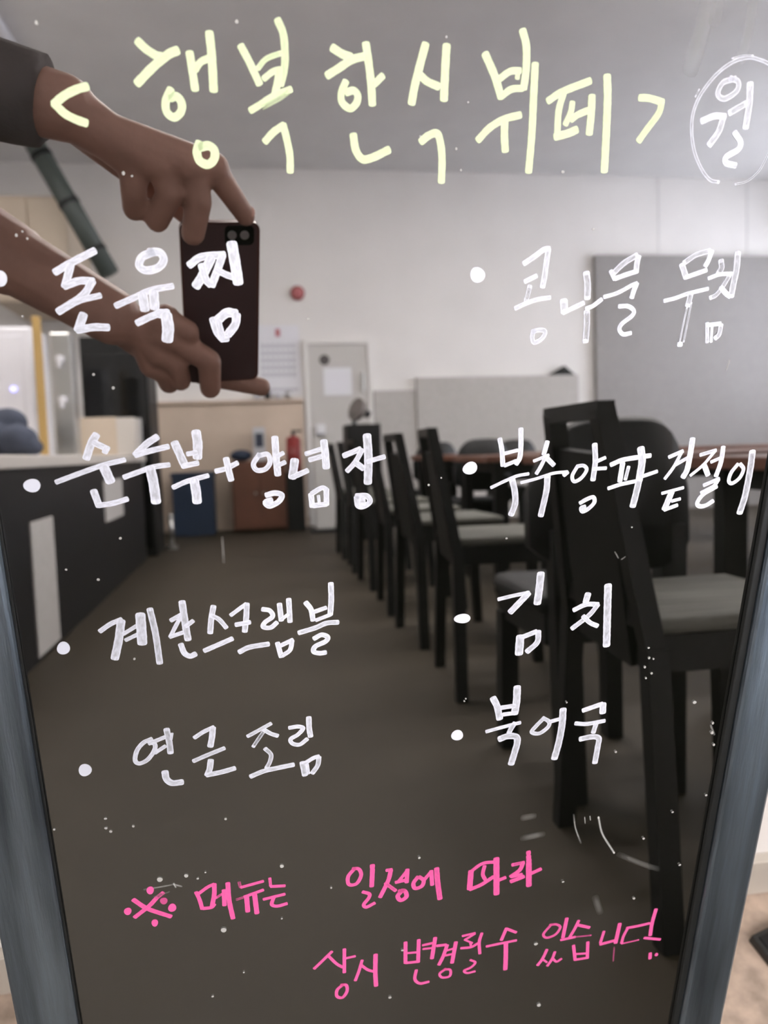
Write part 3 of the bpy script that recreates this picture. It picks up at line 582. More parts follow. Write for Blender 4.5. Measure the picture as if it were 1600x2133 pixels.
rnd = random.Random(3)
for color, key, sylls in LETTERING:
    ln = bpy.data.objects.new('handwritten_line', None); ln.empty_display_size = 0.02
    C.objects.link(ln); ln.parent = board; ln['label'] = LINE_LABEL[key]
    for nm, strokes in sylls:
        kind = {'bullet': 'bullet_point', 'bracket': 'angle_bracket', 'ring': 'drawn_oval', 'plus': 'plus_sign', 'reference_mark': 'reference_mark'}.get(nm, 'syllable')
        stroke_obj(kind, strokes, color, ln, 0.00012, rnd)
sp = stroke_obj('dried_paint_specks', [('d', u, v, r * 0.75, r * 0.75 * (0.8 + 0.4 * rnd.random()), 0.6) for u, v, r in SPECKS], 'dry', board, 0.0001, rnd)
for poly in sp.data.attributes['s'].data: poly.value = 0.0
sp['kind'] = 'stuff'
sc_ = stroke_obj('scuff_marks', SCUFFS, 'dry', board, 0.00006, rnd, 1.0)
sc_['kind'] = 'stuff'

# black block on the floor beside the board
blk = thing('black_rubber_pad', 'small flat black rubber pad lying on the floor beside the board', 'rubber pad', (0.655, 0.440, 0.0), math.radians(14))
bm = bmesh.new(); box(bm, -0.055, 0.055, -0.018, 0.018, 0.0, 0.014, bevel=0.002); bm_obj('body', bm, 'gasket', blk)
bm = bmesh.new(); box(bm, -0.048, 0.048, -0.012, 0.012, 0.0135, 0.0155, bevel=0.0006); bm_obj('raised_grip', bm, 'blackp', blk)

# ------------------------------------------------------------------ dining furniture (seen in the board)
def make_ladder_chair():
    # local: faces +X, back at x = 0, y = +-: width
    t = thing('ladder_back_chair', 'black', 'chair')
    for s in (-1, 1):
        bm = bmesh.new()
        foot, mid, top = ((0.01, 0.206, 0.0), (0.02, 0.146, 0.455), (-0.045, 0.108, 0.835)) if s > 0 else ((0.01, -0.215, 0.0), (0.02, -0.175, 0.455), (-0.045, -0.090, 0.835))
        bar(bm, foot, mid, 0.036, 0.034, (0, 1, 0))
        bar(bm, (mid[0], mid[1], 0.445), top, 0.033, 0.030, (0, 1, 0))
        bm_obj('rear_post', bm, 'black', t)
        bm = bmesh.new(); bar(bm, (0.37, s * 0.185 - .02, 0), (0.345, s * 0.155 - .03, 0.43), 0.036, 0.036, (0, 1, 0)); bm_obj('front_leg', bm, 'black', t)
    bm = bmesh.new(); bar(bm, (-0.045, -0.106, 0.833), (-0.045, 0.124, 0.833), 0.028, 0.030, (1, 0, 0)); bm_obj('top_rail', bm, 'black', t)
    bm = bmesh.new()
    bar(bm, (0.018, -0.015, 0.42), (-0.034, 0.008, 0.768), 0.016, 0.205, (0, -1, 0))
    bm_obj('back_splat', bm, 'black', t)
    bm = bmesh.new(); bar(bm, (0.012, -0.165, 0.50), (0.012, 0.14, 0.50), 0.03, 0.022, (1, 0, 0)); bm_obj('lower_rail', bm, 'black', t)
    bm = bmesh.new(); box(bm, 0.015, 0.375, -0.215, 0.150, 0.475, 0.503, bevel=0.012); bm_obj('seat', bm, 'weave', t, True)
    bm = bmesh.new(); box(bm, 0.02, 0.37, -0.205, 0.145, 0.415, 0.476); bm_obj('apron', bm, 'black', t)
    t['group'] = 'black ladder back chairs along the aisle'
    return t

def make_round_chair():
    # local: faces -Y, origin under the seat centre, backrest at y = +0.2
    t = thing('round_back_chair', 'grey', 'chair')
    bm = bmesh.new(); box(bm, -0.17, 0.17, -0.19, 0.17, 0.41, 0.455, bevel=0.02); bm_obj('seat', bm, 'vinyl', t, True)
    bm = bmesh.new(); box(bm, -0.155, 0.155, -0.175, 0.16, 0.34, 0.41, bevel=0.006); bm_obj('apron', bm, 'black', t)
    for sx in (-1, 1):
        bm = bmesh.new(); bar(bm, (sx * 0.145, -0.155, 0), (sx * 0.14, -0.15, 0.36), 0.045, 0.045, (0, 1, 0)); bm_obj('leg', bm, 'black', t)
        bm = bmesh.new(); bar(bm, (sx * 0.115, 0.195, 0), (sx * 0.125, 0.185, 0.60), 0.058, 0.045, (0, 1, 0)); bm_obj('leg', bm, 'black', t)
    # curved backrest with round shoulders
    bm = bmesh.new(); n = 18; grid = []
    for i in range(n + 1):
        a = i / n; x = -0.185 + 0.37 * a
        y = 0.215 - 0.07 * (abs(2 * a - 1) ** 2.2)
        h = 0.835 - 0.15 * (abs(2 * a - 1) ** 4.5); lo = 0.51 + 0.05 * (abs(2 * a - 1) ** 4)
        grid.append([bm.verts.new((x, y - 0.02, lo)), bm.verts.new((x, y - 0.026, h - 0.012)), bm.verts.new((x, y - 0.004, h)), bm.verts.new((x, y + 0.016, h - 0.012)), bm.verts.new((x, y + 0.02, lo))])
    for i in range(n):
        for j in range(4): bm.faces.new((grid[i][j], grid[i + 1][j], grid[i + 1][j + 1], grid[i][j + 1]))
        bm.faces.new((grid[i][4], grid[i + 1][4], grid[i + 1][0], grid[i][0]))
    bm.faces.new(grid[0]); bm.faces.new(grid[-1])
    bm_obj('backrest', bm, 'vinyl', t, True)
    t['group'] = 'round back chairs by the tables'
    return t

def make_table():
    t = thing('dining_table', 'brown', 'table')
    bm = bmesh.new(); box(bm, -0.55, 0.55, -0.38, 0.38, 0.70, 0.735, bevel=0.004); bm_obj('table_top', bm, 'brown', t)
    bm = bmesh.new(); box(bm, -0.48, 0.48, -0.31, 0.31, 0.645, 0.70); bm_obj('apron', bm, 'black', t)
    for sx in (-1, 1):
        for sy in (-1, 1):
            bm = bmesh.new(); bar(bm, (sx * 0.47, sy * 0.30, 0), (sx * 0.47, sy * 0.30, 0.70), 0.05, 0.05, (0, 1, 0)); bm_obj('leg', bm, 'black', t)
    t['group'] = 'brown dining tables'
    return t

lc = make_ladder_chair()
lc['label'] = 'black ladder back chair with pale woven seat, first along the aisle from the writing board'
lc.location = (0.585, -0.462, 0)
ORD = ['second', 'third', 'fourth', 'fifth', 'sixth', 'seventh']
for i, y in enumerate((-1.70, -2.36, -3.02, -3.70, -4.38, -5.06)):
    dup(lc, (0.60, y, 0), math.radians((4, -3, 2, -2, 3, 0)[i]), 'black ladder back chair, %s along the aisle from the writing board' % ORD[i])
rc = make_round_chair()
rc['label'] = 'dark round back chair standing alone beside the first ladder back chair'
rc.location = (0.765, -0.965, 0)
tb = make_table()
tb['label'] = 'brown dining table of the aisle row, first from the writing board'
tb.location = (1.78, -0.92, 0)
NTH = ['first', 'second', 'third', 'fourth']
for i in range(1, 4):
    dup(tb, (1.74, -0.92 - 1.3 * i, 0), 0, 'brown dining table of the aisle row, %s from the writing board' % NTH[i])
for i in range(4):
    dup(tb, (3.45, -0.97 - 1.3 * i, 0), 0, 'brown dining table of the row below the tall grey panel, %s from the writing board' % NTH[i])
for i, x, side in ((0, 2.08, 'far side'), (2, 1.42, 'aisle side'), (3, 1.42, 'aisle side'), (3, 2.08, 'far side')):
    dup(rc, (x, -1.57 - 1.3 * i, 0), 0, 'dark round back chair behind the %s table of the aisle row, %s' % (NTH[i], side))

# ------------------------------------------------------------------ kitchen counter side
ct = thing('serving_counter', 'dark serving counter with pale top along the aisle', 'counter', (-1.3, -3.8, 0))
B('body', 'counter', ct, -0.43, 0.43, -1.75, 1.85, 0.0, 0.76)
bm = bmesh.new(); box(bm, -0.45, 0.455, -1.8, 1.9, 0.76, 0.81, bevel=0.006); bm_obj('counter_top', bm, 'ctop', ct)
B('front_panel', 'grey_panel', ct, 0.4305, 0.437, 1.08, 1.42, 0.02, 0.55)
B('front_notice', 'grey_panel', ct, 0.4305, 0.434, -0.75, -0.12, 0.42, 0.66)
cab = thing('black_drinks_cabinet', 'tall black cabinet at the end of the serving counter', 'cabinet', (-1.055, -5.95, 0))
bm = bmesh.new(); box(bm, -0.25, 0.25, -0.28, 0.28, 0.0, 1.74, bevel=0.006); bm_obj('body', bm, 'blackp', cab)
bm = bmesh.new(); box(bm, -0.23, 0.23, 0.28, 0.30, 0.08, 1.60, bevel=0.004); dr = bm_obj('door', bm, 'glass_black', cab)
bm = bmesh.new(); tube(bm, (0.18, 0.325, 0.7), (0.18, 0.325, 1.1), 0.01); tube(bm, (0.18, 0.295, 0.72), (0.18, 0.325, 0.72), .007); tube(bm, (0.18, 0.295, 1.08), (0.18, 0.325, 1.08), .007); bm_obj('handle', bm, 'metal', dr)
wbx = thing('white_carton', 'white open carton on the counter before the black cabinet', 'carton', (-0.995, -5.0, 0.81))
bm = bmesh.new(); box(bm, -0.18, 0.18, -0.12, 0.12, 0, 0.26, bevel=0.003); bm_obj('body', bm, 'ctop', wbx)
bm = bmesh.new(); box(bm, -0.185, 0.06, 0.115, 0.125, 0.0, 0.265, bevel=0.002); bm_obj('front_flap', bm, 'cream', wbx)
st = thing('steel_dispenser', 'upright steel dispenser with two bright taps on the counter', 'dispenser', (-1.12, -4.25, 0.81))
bm = bmesh.new(); box(bm, -0.06, 0.06, -0.10, 0.05, 0, 0.74, bevel=0.01); bm_obj('body', bm, 'metal', st)
for z in (0.34, 0.58):
    bm = bmesh.new(); tube(bm, (0, 0.04, z), (0, 0.10, z), 0.022); tube(bm, (0, 0.095, z + 0.02), (0, 0.095, z - 0.05), 0.012); bm_obj('tap', bm, 'white_p', st)
ds = thing('display_case', 'bluish white display case on the counter', 'display case', (-1.50, -4.45, 0.81))
bm = bmesh.new(); box(bm, -0.22, 0.19, -0.25, 0.12, 0.0, 0.80, bevel=0.02); bm_obj('body', bm, 'white_p', ds)
bm = bmesh.new(); box(bm, -0.19, 0.13, 0.12, 0.128, 0.08, 0.74, bevel=0.003); bm_obj('glass_front', bm, 'white_p', ds)
bm = bmesh.new(); tube(bm, (0.07, 0.126, 0.42), (0.07, 0.134, 0.42), 0.018); bm_obj('indicator_lamp', bm, 'blue_led', ds)
bm = bmesh.new(); box(bm, -0.022, 0.022, -0.02, 0.02, 0.0, 0.82, bevel=0.004, mtx=Matrix.Translation((-1.225, -4.12, 0.81)))
tag(bm_obj('amber_post', bm, 'amber', None), 'amber wooden post standing on the counter beside the display case', 'post')
bm = bmesh.new()
for (x, y, z, r) in ((-1.30, -3.55, 0.905, 0.10), (-1.20, -3.52, 0.896, 0.09), (-1.38, -3.58, 0.905, 0.10), (-1.27, -3.60, 0.99, 0.09), (-1.13, -3.5, 0.86, 0.05)):
    sphere(bm, (x, y, z), r, (1.1, 1, 0.9))
bu = bm_obj('cloth_bundle', bm, 'cloth', None, True); tag(bu, 'dark blue cloth bundle heaped on the counter', 'cloth')
rm = bu.modifiers.new('r', 'REMESH'); rm.mode = 'VOXEL'; rm.voxel_size = 0.012
# duct and cream cupboard above the kitchen
dc = thing('exhaust_duct', 'dark green sloping exhaust duct high over the kitchen', 'duct', (-1.6, -6.5, 2.5))
bm = bmesh.new(); tube(bm, (-0.25, 0, 1.22), (0.42, 0, -0.10), 0.085, seg=24); bm_obj('pipe', bm, 'green', dc, True)
for a in (0.25, 0.55, 0.85):
    p = Vector((-0.25, 0, 1.22)).lerp(Vector((0.42, 0, -0.10)), a); d = Vector((0.67, 0, -1.32)).normalized()
    bm = bmesh.new(); tube(bm, p - d * .02, p + d * .02, 0.092, seg=24); bm_obj('joint_band', bm, 'counter', dc)
cc = thing('cream_cupboard', 'cream wall cupboard below the green duct', 'cupboard', (-1.85, -6.9, 2.2))
bm = bmesh.new(); box(bm, -0.35, 0.30, -0.79, 0.2, 0.0, 0.92, bevel=0.006); bm_obj('body', bm, 'cream', cc)
for s in (0, 1):
    bm = bmesh.new(); box(bm, -0.34 + 0.32 * s, -0.03 + 0.32 * s, 0.2, 0.218, 0.02, 0.90, bevel=0.004); d_ = bm_obj('door', bm, 'cream', cc)
    bm = bmesh.new(); sphere(bm, (-0.06 + 0.08 * s, 0.232, 0.2), 0.014); bm_obj('knob', bm, 'metal', d_)

# ------------------------------------------------------------------ things along the back wall
bell = thing('fire_bell', 'round red fire bell high on the white back wall', 'fire bell', (0.52, YB, 2.47))
bm = bmesh.new(); tube(bm, (0, 0, 0), (0, 0.03, 0), 0.075, seg=28); bm_obj('base', bm, 'red', bell)
bm = bmesh.new(); sphere(bm, (0, 0.03, 0), 0.058, (1, 0.5, 1)); bm_obj('dome', bm, 'redp', bell, True)
cal = thing('wall_calendar', 'large white wall calendar with red mark above the tan dado', 'calendar', (0.30, YB, 1.40))
B('sheet', 'paper', cal, -0.22, 0.22, 0.002, 0.008, 0.0, 0.74)
B('header_print', 'redp', cal, -0.03, 0.02, 0.0082, 0.009, 0.62, 0.70)
for r_ in range(5):
    for c_ in range(7):
        B('date_print', 'paper_grey', cal, -0.185 + c_ * 0.053, -0.150 + c_ * 0.053, 0.0082, 0.0088, 0.20 + r_ * 0.075, 0.245 + r_ * 0.075)
B('footer_print', 'paper_grey', cal, -0.17, 0.19, 0.0082, 0.009, 0.05, 0.08)
for i, (x, h, c_) in enumerate(((0.05, 0.07, 'paper_grey'), (0.16, 0.09, 'vinyl'), (0.27, 0.06, 'paper_grey'), (0.38, 0.08, 'metal'))):
    bm = bmesh.new(); tube(bm, (x, YB + 0.045, 1.36), (x, YB + 0.045, 1.36 + h), 0.026, 0.032, 18)
    tag(bm_obj('cup', bm, c_, None, True), ['grey cup on the dado ledge nearest the tan wall end', 'dark tall cup on the dado ledge', 'low grey cup on the dado ledge', 'steel cup on the dado ledge next to the door'][i], 'cup', 'cups on the dado ledge')
bx = thing('navy_crate', 'navy blue storage crate on the floor by the back wall', 'crate', (-0.62, -7.35, 0))
bm = bmesh.new(); box(bm, -0.2, 0.2, -0.2, 0.2, 0, 0.58, bevel=0.01); bm_obj('body', bm, 'navy', bx)
bm = bmesh.new(); box(bm, -0.21, 0.21, -0.21, 0.21, 0.58, 0.63, bevel=0.01); bm_obj('lid', bm, 'navy', bx)
rb = thing('rust_brown_cabinet', 'low rust brown wooden cabinet against the tan dado', 'cabinet', (0.03, -7.40, 0))
bm = bmesh.new(); box(bm, -0.27, 0.27, -0.22, 0.22, 0.03, 0.72, bevel=0.006); bm_obj('body', bm, 'rust', rb)
for s in (-1, 1):
    bm = bmesh.new(); box(bm, min(s * .01, s * .26), max(s * .01, s * .26), 0.22, 0.235, 0.05, 0.69, bevel=0.004); d_ = bm_obj('door', bm, 'rust', rb)
    bm = bmesh.new(); sphere(bm, (s * 0.04, 0.245, 0.4), 0.012); bm_obj('knob', bm, 'metal', d_)
nv = thing('navy_bag', 'navy bag lying on the crate side of the brown cabinet top', 'bag', (-0.14, -7.38, 0.72))
bm = bmesh.new(); sphere(bm, (0, 0, 0.06), 0.1, (1.1, 0.9, 0.62)); bm_obj('body', bm, 'navy', nv, True)
bg = thing('grey_file_box', 'blue grey file box standing on the brown cabinet', 'box', (0.05, -7.45, 0.72))
bm = bmesh.new(); box(bm, -0.06, 0.06, -0.12, 0.12, 0, 0.34, bevel=0.004); bm_obj('body', bm, 'paper_grey', bg)
bm = bmesh.new(); box(bm, -0.04, 0.04, 0.12, 0.124, 0.14, 0.28); bm_obj('spine_label', bm, 'cloth', bg)
ex = thing('fire_extinguisher', 'red fire extinguisher on its stand by the grey door', 'extinguisher', (0.39, -7.25, 0))
bm = bmesh.new(); box(bm, -0.09, 0.09, -0.09, 0.09, 0, 0.60, bevel=0.01); bm_obj('stand', bm, 'black', ex)
bm = bmesh.new(); tube(bm, (0, 0, 0.60), (0, 0, 0.92), 0.075, seg=24); sphere(bm, (0, 0, 0.92), 0.075, (1, 1, 0.6)); bm_obj('cylinder', bm, 'red', ex, True)
bm = bmesh.new(); tube(bm, (0, 0, 0.95), (0, 0, 1.02), 0.018); box(bm, -0.015, 0.09, -0.012, 0.012, 1.0, 1.02); bm_obj('valve', bm, 'black', ex)
ps = thing('grey_dispenser_stand', 'pale grey upright dispenser stand before the grey door', 'stand', (0.66, -7.0, 0))
bm = bmesh.new(); box(bm, -0.14, 0.14, -0.12, 0.12, 0, 0.03, bevel=0.006); bm_obj('base', bm, 'vinyl', ps)
bm = bmesh.new(); box(bm, -0.095, 0.095, -0.05, 0.05, 0.03, 1.04, bevel=0.01); bm_obj('column', bm, 'door', ps)
bm = bmesh.new(); box(bm, -0.06, 0.03, 0.05, 0.10, 0.96, 1.06, bevel=0.01); bm_obj('nozzle_box', bm, 'white_p', ps)
fan = thing('stand_fan', 'grey stand fan on a dark pole behind the row of chairs', 'fan', (0.975, -6.9, 0))
bm = bmesh.new(); tube(bm, (0, 0, 0), (0, 0, 0.04), 0.14, 0.125, 28); bm_obj('base', bm, 'blackp', fan)
bm = bmesh.new(); tube(bm, (0, 0, 0.04), (0, 0, 1.16), 0.022); bm_obj('pole', bm, 'green', fan)
hd = Matrix.Translation((0.04, 0, 1.19)) @ Matrix.Rotation(math.radians(62), 4, 'Z') @ Matrix.Rotation(math.radians(20), 4, 'X')
bm = bmesh.new(); bmesh.ops.create_cone(bm, cap_ends=True, segments=28, radius1=0.115, radius2=0.105, depth=0.06, matrix=hd @ Matrix.Rotation(PI / 2, 4, 'X')); bm_obj('cage', bm, 'fan_grey', fan)
bm = bmesh.new(); tube(bm, hd @ Vector((0, -0.02, 0)), hd @ Vector((0, -0.14, 0)), 0.05, 0.035); bm_obj('motor', bm, 'vinyl', fan)
bk = thing('black_side_cabinet', 'waist high black cabinet standing past the last ladder back chair', 'cabinet', (0.95, -6.2, 0))
bm = bmesh.new(); box(bm, -0.15, 0.15, -0.17, 0.15, 0.03, 1.02, bevel=0.006); bm_obj('body', bm, 'black', bk)
bm = bmesh.new(); box(bm, -0.14, 0.14, 0.15, 0.165, 0.06, 0.98, bevel=0.004); d_ = bm_obj('door', bm, 'black', bk)
bm = bmesh.new(); sphere(bm, (-0.11, 0.175, 0.6), 0.012); bm_obj('knob', bm, 'metal', d_)
bm = bmesh.new(); box(bm, -0.14, 0.14, -0.15, 0.14, 0.0, 0.03); bm_obj('plinth', bm, 'blackp', bk)
sk = thing('desk_speaker', 'small dark wedge shaped speaker on the waist high grey panel', 'speaker', (3.44, YB + 0.031, 1.56))
bm = bmesh.new(); vs = [bm.verts.new(p) for p in ((-0.17, -0.028, 0), (0.14, -0.028, 0), (0.02, -0.028, 0.10), (-0.17, 0.028, 0), (0.14, 0.028, 0), (0.02, 0.028, 0.10))]
for f in ((0, 1, 2), (5, 4, 3), (0, 3, 4, 1), (1, 4, 5, 2), (2, 5, 3, 0)): bm.faces.new([vs[i] for i in f])
bm_obj('body', bm, 'vinyl', sk)
bm = bmesh.new(); tube(bm, (0, 0.028, 0.04), (0, 0.034, 0.04), 0.024, seg=20); bm_obj('cone', bm, 'blackp', sk)
pt = thing('silver_bollard', 'short silver post on the floor by the counter end', 'post', (-0.74, -6.15, 0))
bm = bmesh.new(); tube(bm, (0, 0, 0), (0, 0, 0.03), 0.05, seg=20); bm_obj('base', bm, 'metal', pt)
bm = bmesh.new(); tube(bm, (0, 0, 0.03), (0, 0, 0.28), 0.022, seg=18); sphere(bm, (0, 0, 0.28), 0.024); bm_obj('stem', bm, 'metal', pt, True)

# ------------------------------------------------------------------ the photographer holding the phone
def frame_mtx(z):          # phone frame: x right, y down along the phone, z towards the board; origin at the lens
    return Matrix(((CAM_X.x, -CAM_Y.x, -CAM_Z.x, CAM_POS.x), (CAM_X.y, -CAM_Y.y, -CAM_Z.y, CAM_POS.y), (CAM_X.z, -CAM_Y.z, -CAM_Z.z, CAM_POS.z), (0, 0, 0, 1))) @ Matrix.Translation((0, 0, z))
ph = thing('phone', 'dark purple phone held up in two hands before the board', 'phone')
ph.matrix_world = frame_mtx(0)
def rounded_slab(bm, x0, x1, y0, y1, z0, z1, r, n=6):
    pts = []
    for cx_, cy_, a0 in ((x1 - r, y1 - r, 0), (x0 + r, y1 - r, PI / 2), (x0 + r, y0 + r, PI), (x1 - r, y0 + r, 1.5 * PI)):
        for i in range(n + 1): a = a0 + i / n * PI / 2; pts.append((cx_ + r * math.cos(a), cy_ + r * math.sin(a)))
    a = [bm.verts.new((p[0], p[1], z0)) for p in pts]; b_ = [bm.verts.new((p[0], p[1], z1)) for p in pts]
    bm.faces.new(a); bm.faces.new(b_)
    for i in range(len(pts)): j = (i + 1) % len(pts); bm.faces.new((a[i], a[j], b_[j], b_[i]))
PX0, PX1, PY0, PY1 = -0.0635, 0.0155, -0.0125, 0.1640
bm = bmesh.new(); rounded_slab(bm, PX0, PX1, PY0, PY1, -0.0095, -0.0016, 0.008); bm_obj('rim', bm, 'phone_rim', ph)
bm = bmesh.new(); rounded_slab(bm, PX0 + .002, PX1 - .003, PY0 + .002, PY1 - .002, -0.0030, -0.0012, 0.007); bm_obj('back_cover', bm, 'phone', ph)
bm = bmesh.new(); rounded_slab(bm, PX0 + .002, PX1 - .002, PY0 + .002, PY1 - .002, -0.0099, -0.0094, 0.007); bm_obj('screen', bm, 'screen', ph)
bm = bmesh.new(); rounded_slab(bm, -0.020, 0.0095, -0.0095, 0.010, -0.0013, -0.0009, 0.005); ci = bm_obj('camera_island', bm, 'glass_black', ph)
for x in (0.0, -0.0125):
    bm = bmesh.new(); tube(bm, (x, 0, -0.0010), (x, 0, -0.0007), 0.0045, seg=20); bm_obj('lens_ring', bm, 'metal', ci)

J = dict(LW=(-0.1475,0.0854,1.0826), LPa=(-0.1153,0.0718,1.0648), LK1=(-0.0261,0.0436,1.0490), LK2=(-0.0452,0.0533,1.0469), LK3=(-0.0713,0.0595,1.0450), LK4=(-0.0973,0.0598,1.0452), LI2=(-0.0127,0.0298,1.0326), LI3=(0.0018,0.0086,1.0165), LM2=(-0.0414,0.0412,1.0197), LM3=(-0.0492,0.0235,0.9952), LR2=(-0.0671,0.0490,1.0238), LR3=(-0.0814,0.0275,1.0063), LP2=(-0.0990,0.0497,1.0264), LP3=(-0.1009,0.0325,1.0152), LT1=(-0.1111,0.0374,1.0588), LT2=(-0.0768,0.0051,1.0394), LT3=(-0.0424,-0.0105,1.0121), RW=(-0.1359,-0.0253,0.9247), RPa=(-0.1078,-0.0393,0.9122), RK1=(-0.0838,-0.0228,0.9216), RK2=(-0.0831,-0.0313,0.9059), RK3=(-0.0939,-0.0424,0.8902), RK4=(-0.1029,-0.0555,0.8794), RI2=(-0.0621,-0.0254,0.9097), RI3=(-0.0617,-0.0421,0.8963), RM2=(-0.0433,-0.0460,0.8814), RM3=(-0.0450,-0.0722,0.8553), RR2=(-0.0774,-0.0483,0.8792), RR3=(-0.0758,-0.0649,0.8636), RP2=(-0.0907,-0.0614,0.8707), RP3=(-0.0891,-0.0752,0.8617), RT1=(-0.1123,-0.0680,0.9014), RT2=(-0.0503,-0.1066,0.8735), RT3=(0.0114,-0.1244,0.8596))
J.update(LE=(-0.375, 0.078, 1.140), LS=(-0.565, 0.120, 1.355), RE=(-0.350, -0.055, 1.058), RS=(-0.545, -0.205, 1.250))
def capsule(bm, a, b_, ra, rb, seg=16):
    a = Vector(a); b_ = Vector(b_)
    sphere(bm, a, ra, seg=seg); sphere(bm, b_, rb, seg=seg)
    if (a - b_).length > 1e-4: tube(bm, a, b_, ra, rb, seg, True)
def chain(bm, names, radii):
    pts = [Vector(J[n]) if isinstance(n, str) else Vector(n) for n in names]
    for i in range(len(pts) - 1): capsule(bm, pts[i], pts[i + 1], radii[i], radii[i + 1])
def remeshed(name, bm, material, parent, voxel, smooth=4):
    o = bm_obj(name, bm, None, None)
    r = o.modifiers.new('r', 'REMESH'); r.mode = 'VOXEL'; r.voxel_size = voxel
    if smooth:
        s_ = o.modifiers.new('s', 'SMOOTH'); s_.iterations = smooth; s_.factor = 0.5
    dg = bpy.context.evaluated_depsgraph_get()
    me = bpy.data.meshes.new_from_object(o.evaluated_get(dg))
    me.name = name
    old = o.data; o.modifiers.clear(); o.data = me; bpy.data.meshes.remove(old)
    me.materials.clear(); me.materials.append(M[material])
    for p in me.polygons: p.use_smooth = True
    o.parent = parent
    return o

HL, HR = Vector((-0.77, 0.045, 0.90)), Vector((-0.765, -0.135, 0.90))
NECK = Vector((-0.545, -0.04, 1.405)); HEAD = Vector((-0.485, -0.035, 1.545))
KL, KR = Vector((-0.735, 0.065, 0.48)), Vector((-0.725, -0.165, 0.48))
AL, AR = Vector((-0.79, 0.07, 0.085)), Vector((-0.78, -0.18, 0.085))
LS, RS = Vector(J['LS']), Vector(J['RS'])
def torso(bm, e):
    for h, s_ in ((HL, LS), (HR, RS)):
        capsule(bm, h + Vector((0, 0, 0.03)), s_.lerp(NECK, 0.35) + Vector((-.03, 0, -0.06)), 0.105 + e, 0.095 + e)
    capsule(bm, (HL + HR) / 2, NECK.lerp((HL + HR) / 2, 0.25), 0.115 + e, 0.105 + e)
    capsule(bm, LS + Vector((-.01, -.01, -.01)), NECK + Vector((-.03, 0, -0.05)), 0.058 + e, 0.065 + e)
    capsule(bm, RS + Vector((-.01, .01, -.01)), NECK + Vector((-.03, 0, -0.05)), 0.058 + e, 0.065 + e)
person = thing('person', 'person in a charcoal top reaching both arms out to photograph the board', 'person')
bm = bmesh.new()
torso(bm, 0)
chain(bm, ['LS', 'LE', 'LW'], [0.048, 0.041, 0.0275]); chain(bm, ['RS', 'RE', 'RW'], [0.048, 0.042, 0.0285])
capsule(bm, Vector(J['LE']).lerp(Vector(J['LW']), 0.3), Vector(J['LE']).lerp(Vector(J['LW']), 0.55), 0.041, 0.036)
capsule(bm, Vector(J['RE']).lerp(Vector(J['RW']), 0.3), Vector(J['RE']).lerp(Vector(J['RW']), 0.55), 0.042, 0.037)
for h in 'LR':
    for k_, r_ in (('1', .0155), ('2', .0165), ('3', .016), ('4', .0145)): chain(bm, [h + 'W', h + 'Pa', h + 'K' + k_], [0.024, 0.0205, r_])
    chain(bm, [h + 'W', h + 'T1', h + 'T2', h + 'T3'], [0.022, 0.0165, 0.0135, 0.0108])
    chain(bm, [h + 'K1', h + 'I2', h + 'I3'], [0.0128, 0.0112, 0.0098])
    chain(bm, [h + 'K2', h + 'M2', h + 'M3'], [0.0138, 0.0126, 0.0116])
    chain(bm, [h + 'K3', h + 'R2', h + 'R3'], [0.0135, 0.0122, 0.0115])
    chain(bm, [h + 'K4', h + 'P2', h + 'P3'], [0.0130, 0.0120, 0.0115])
capsule(bm, NECK + Vector((-.02, 0, -.02)), HEAD - Vector((0.01, 0, .06)), 0.052, 0.05)
rot = Matrix.Rotation(math.radians(35), 4, 'Y')
def hp(x, y, z): return HEAD + (rot @ Vector((x, y, z)))
sphere(bm, HEAD + Vector((-0.012, 0, 0.03)), 0.1, (0.93, 0.76, 0.86), 24, rot)
sphere(bm, hp(0.028, 0, -0.045), 0.07, (0.85, 0.82, 1.05), 24, rot)
capsule(bm, hp(0.092, 0, 0.012), hp(0.108, 0, -0.025), 0.009, 0.014)
capsule(bm, hp(0.077, -0.012, -0.063), hp(0.077, 0.012, -0.063), 0.013, 0.013)
sphere(bm, hp(0.065, 0, -0.105), 0.022, (1, 1.3, 0.9), 16)
for s_ in (-1, 1): sphere(bm, hp(-0.005, s_ * 0.078, -0.01), 0.03, (0.6, 0.28, 1.05), 16, rot)
for h_, k_, a_, s_ in ((HL, KL, AL, 1), (HR, KR, AR, -1)):
    capsule(bm, h_, k_, 0.085, 0.056); capsule(bm, k_, a_, 0.055, 0.036)
    capsule(bm, a_ + Vector((0, 0, -0.04)), a_ + Vector((0.15, s_ * 0.03, -0.055)), 0.034, 0.026)
body = remeshed('body', bm, 'skin', person, 0.0026, 2)
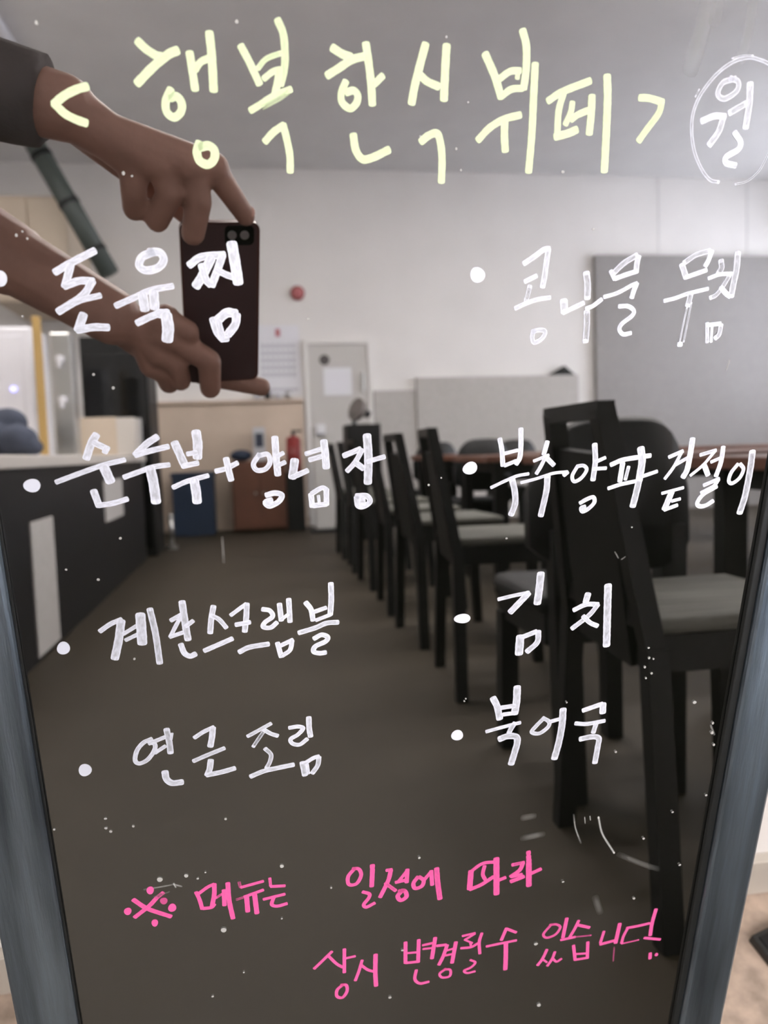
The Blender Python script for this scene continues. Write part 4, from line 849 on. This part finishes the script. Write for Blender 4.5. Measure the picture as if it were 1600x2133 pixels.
# nails on the finger tips that face the board
for n_, o_ in (('RM3', (0.0, 0.006, 0.0060)), ('LI3', (0.004, 0.0055, 0.002)), ('LM3', (0, 0.007, 0.004))):
    bm = bmesh.new(); sphere(bm, Vector(J[n_]) + Vector(o_), 0.0055, (1, 0.5, 1.15), 14); bm_obj('finger_nail', bm, 'nail', person, True)
for s_ in (-1, 1):
    bm = bmesh.new(); sphere(bm, hp(0.073, s_ * 0.030, 0.006), 0.0125); e_ = bm_obj('eye', bm, 'eye', person, True)
    bm = bmesh.new(); sphere(bm, hp(0.0815, s_ * 0.030, 0.003), 0.0058); bm_obj('iris', bm, 'iris', e_, True)
    bm = bmesh.new(); capsule(bm, hp(0.083, s_ * 0.016, 0.032), hp(0.074, s_ * 0.048, 0.030), 0.0045, 0.003); bm_obj('eyebrow', bm, 'hair', person, True)
bm = bmesh.new(); capsule(bm, hp(0.088, -0.016, -0.064), hp(0.088, 0.016, -0.064), 0.006, 0.006); bm_obj('mouth', bm, 'lip', person, True)
bm = bmesh.new()
sphere(bm, HEAD + Vector((-0.03, 0, 0.045)), 0.104, (0.92, 0.82, 0.86), 24, rot); sphere(bm, hp(-0.055, 0, -0.03), 0.075, (0.7, 1.0, 1.1), 20, rot)
sphere(bm, hp(0.02, 0, 0.072), 0.055, (1.0, 1.15, 0.6), 20, rot)
remeshed('hair', bm, 'hair', person, 0.006, 4)
bm = bmesh.new(); torso(bm, 0.012)
LEv, LWv, REv, RWv = Vector(J['LE']), Vector(J['LW']), Vector(J['RE']), Vector(J['RW'])
capsule(bm, LS, LEv, 0.062, 0.056); tube(bm, LEv, LEv.lerp(LWv, 0.93), 0.054, 0.038, 20); sphere(bm, LEv, 0.054)
capsule(bm, RS, RS.lerp(REv, 0.82), 0.064, 0.056)
remeshed('shirt', bm, 'shirt', person, 0.006, 3)
bm = bmesh.new()
for h_, k_, a_ in ((HL, KL, AL), (HR, KR, AR)):
    capsule(bm, h_ + Vector((0, 0, .02)), k_, 0.112, 0.078); tube(bm, k_, a_ + Vector((0, 0, 0.02)), 0.078, 0.066, 20); sphere(bm, k_, 0.078)
capsule(bm, HL, HR, 0.115, 0.115)
remeshed('trousers', bm, 'trousers', person, 0.008, 3)
for a_, s_ in ((AL, 1), (AR, -1)):
    bm = bmesh.new(); capsule(bm, a_ + Vector((-.02, 0, -0.042)), a_ + Vector((0.17, s_ * 0.035, -0.052)), 0.046, 0.036)
    sphere(bm, a_ + Vector((0.0, 0, -0.01)), 0.047)
    sh = remeshed('shoe', bm, 'shoe', person, 0.006, 3)
    zmin = min(v.co.z for v in sh.data.vertices)
    for v in sh.data.vertices: v.co.z = max(v.co.z, 0.002)
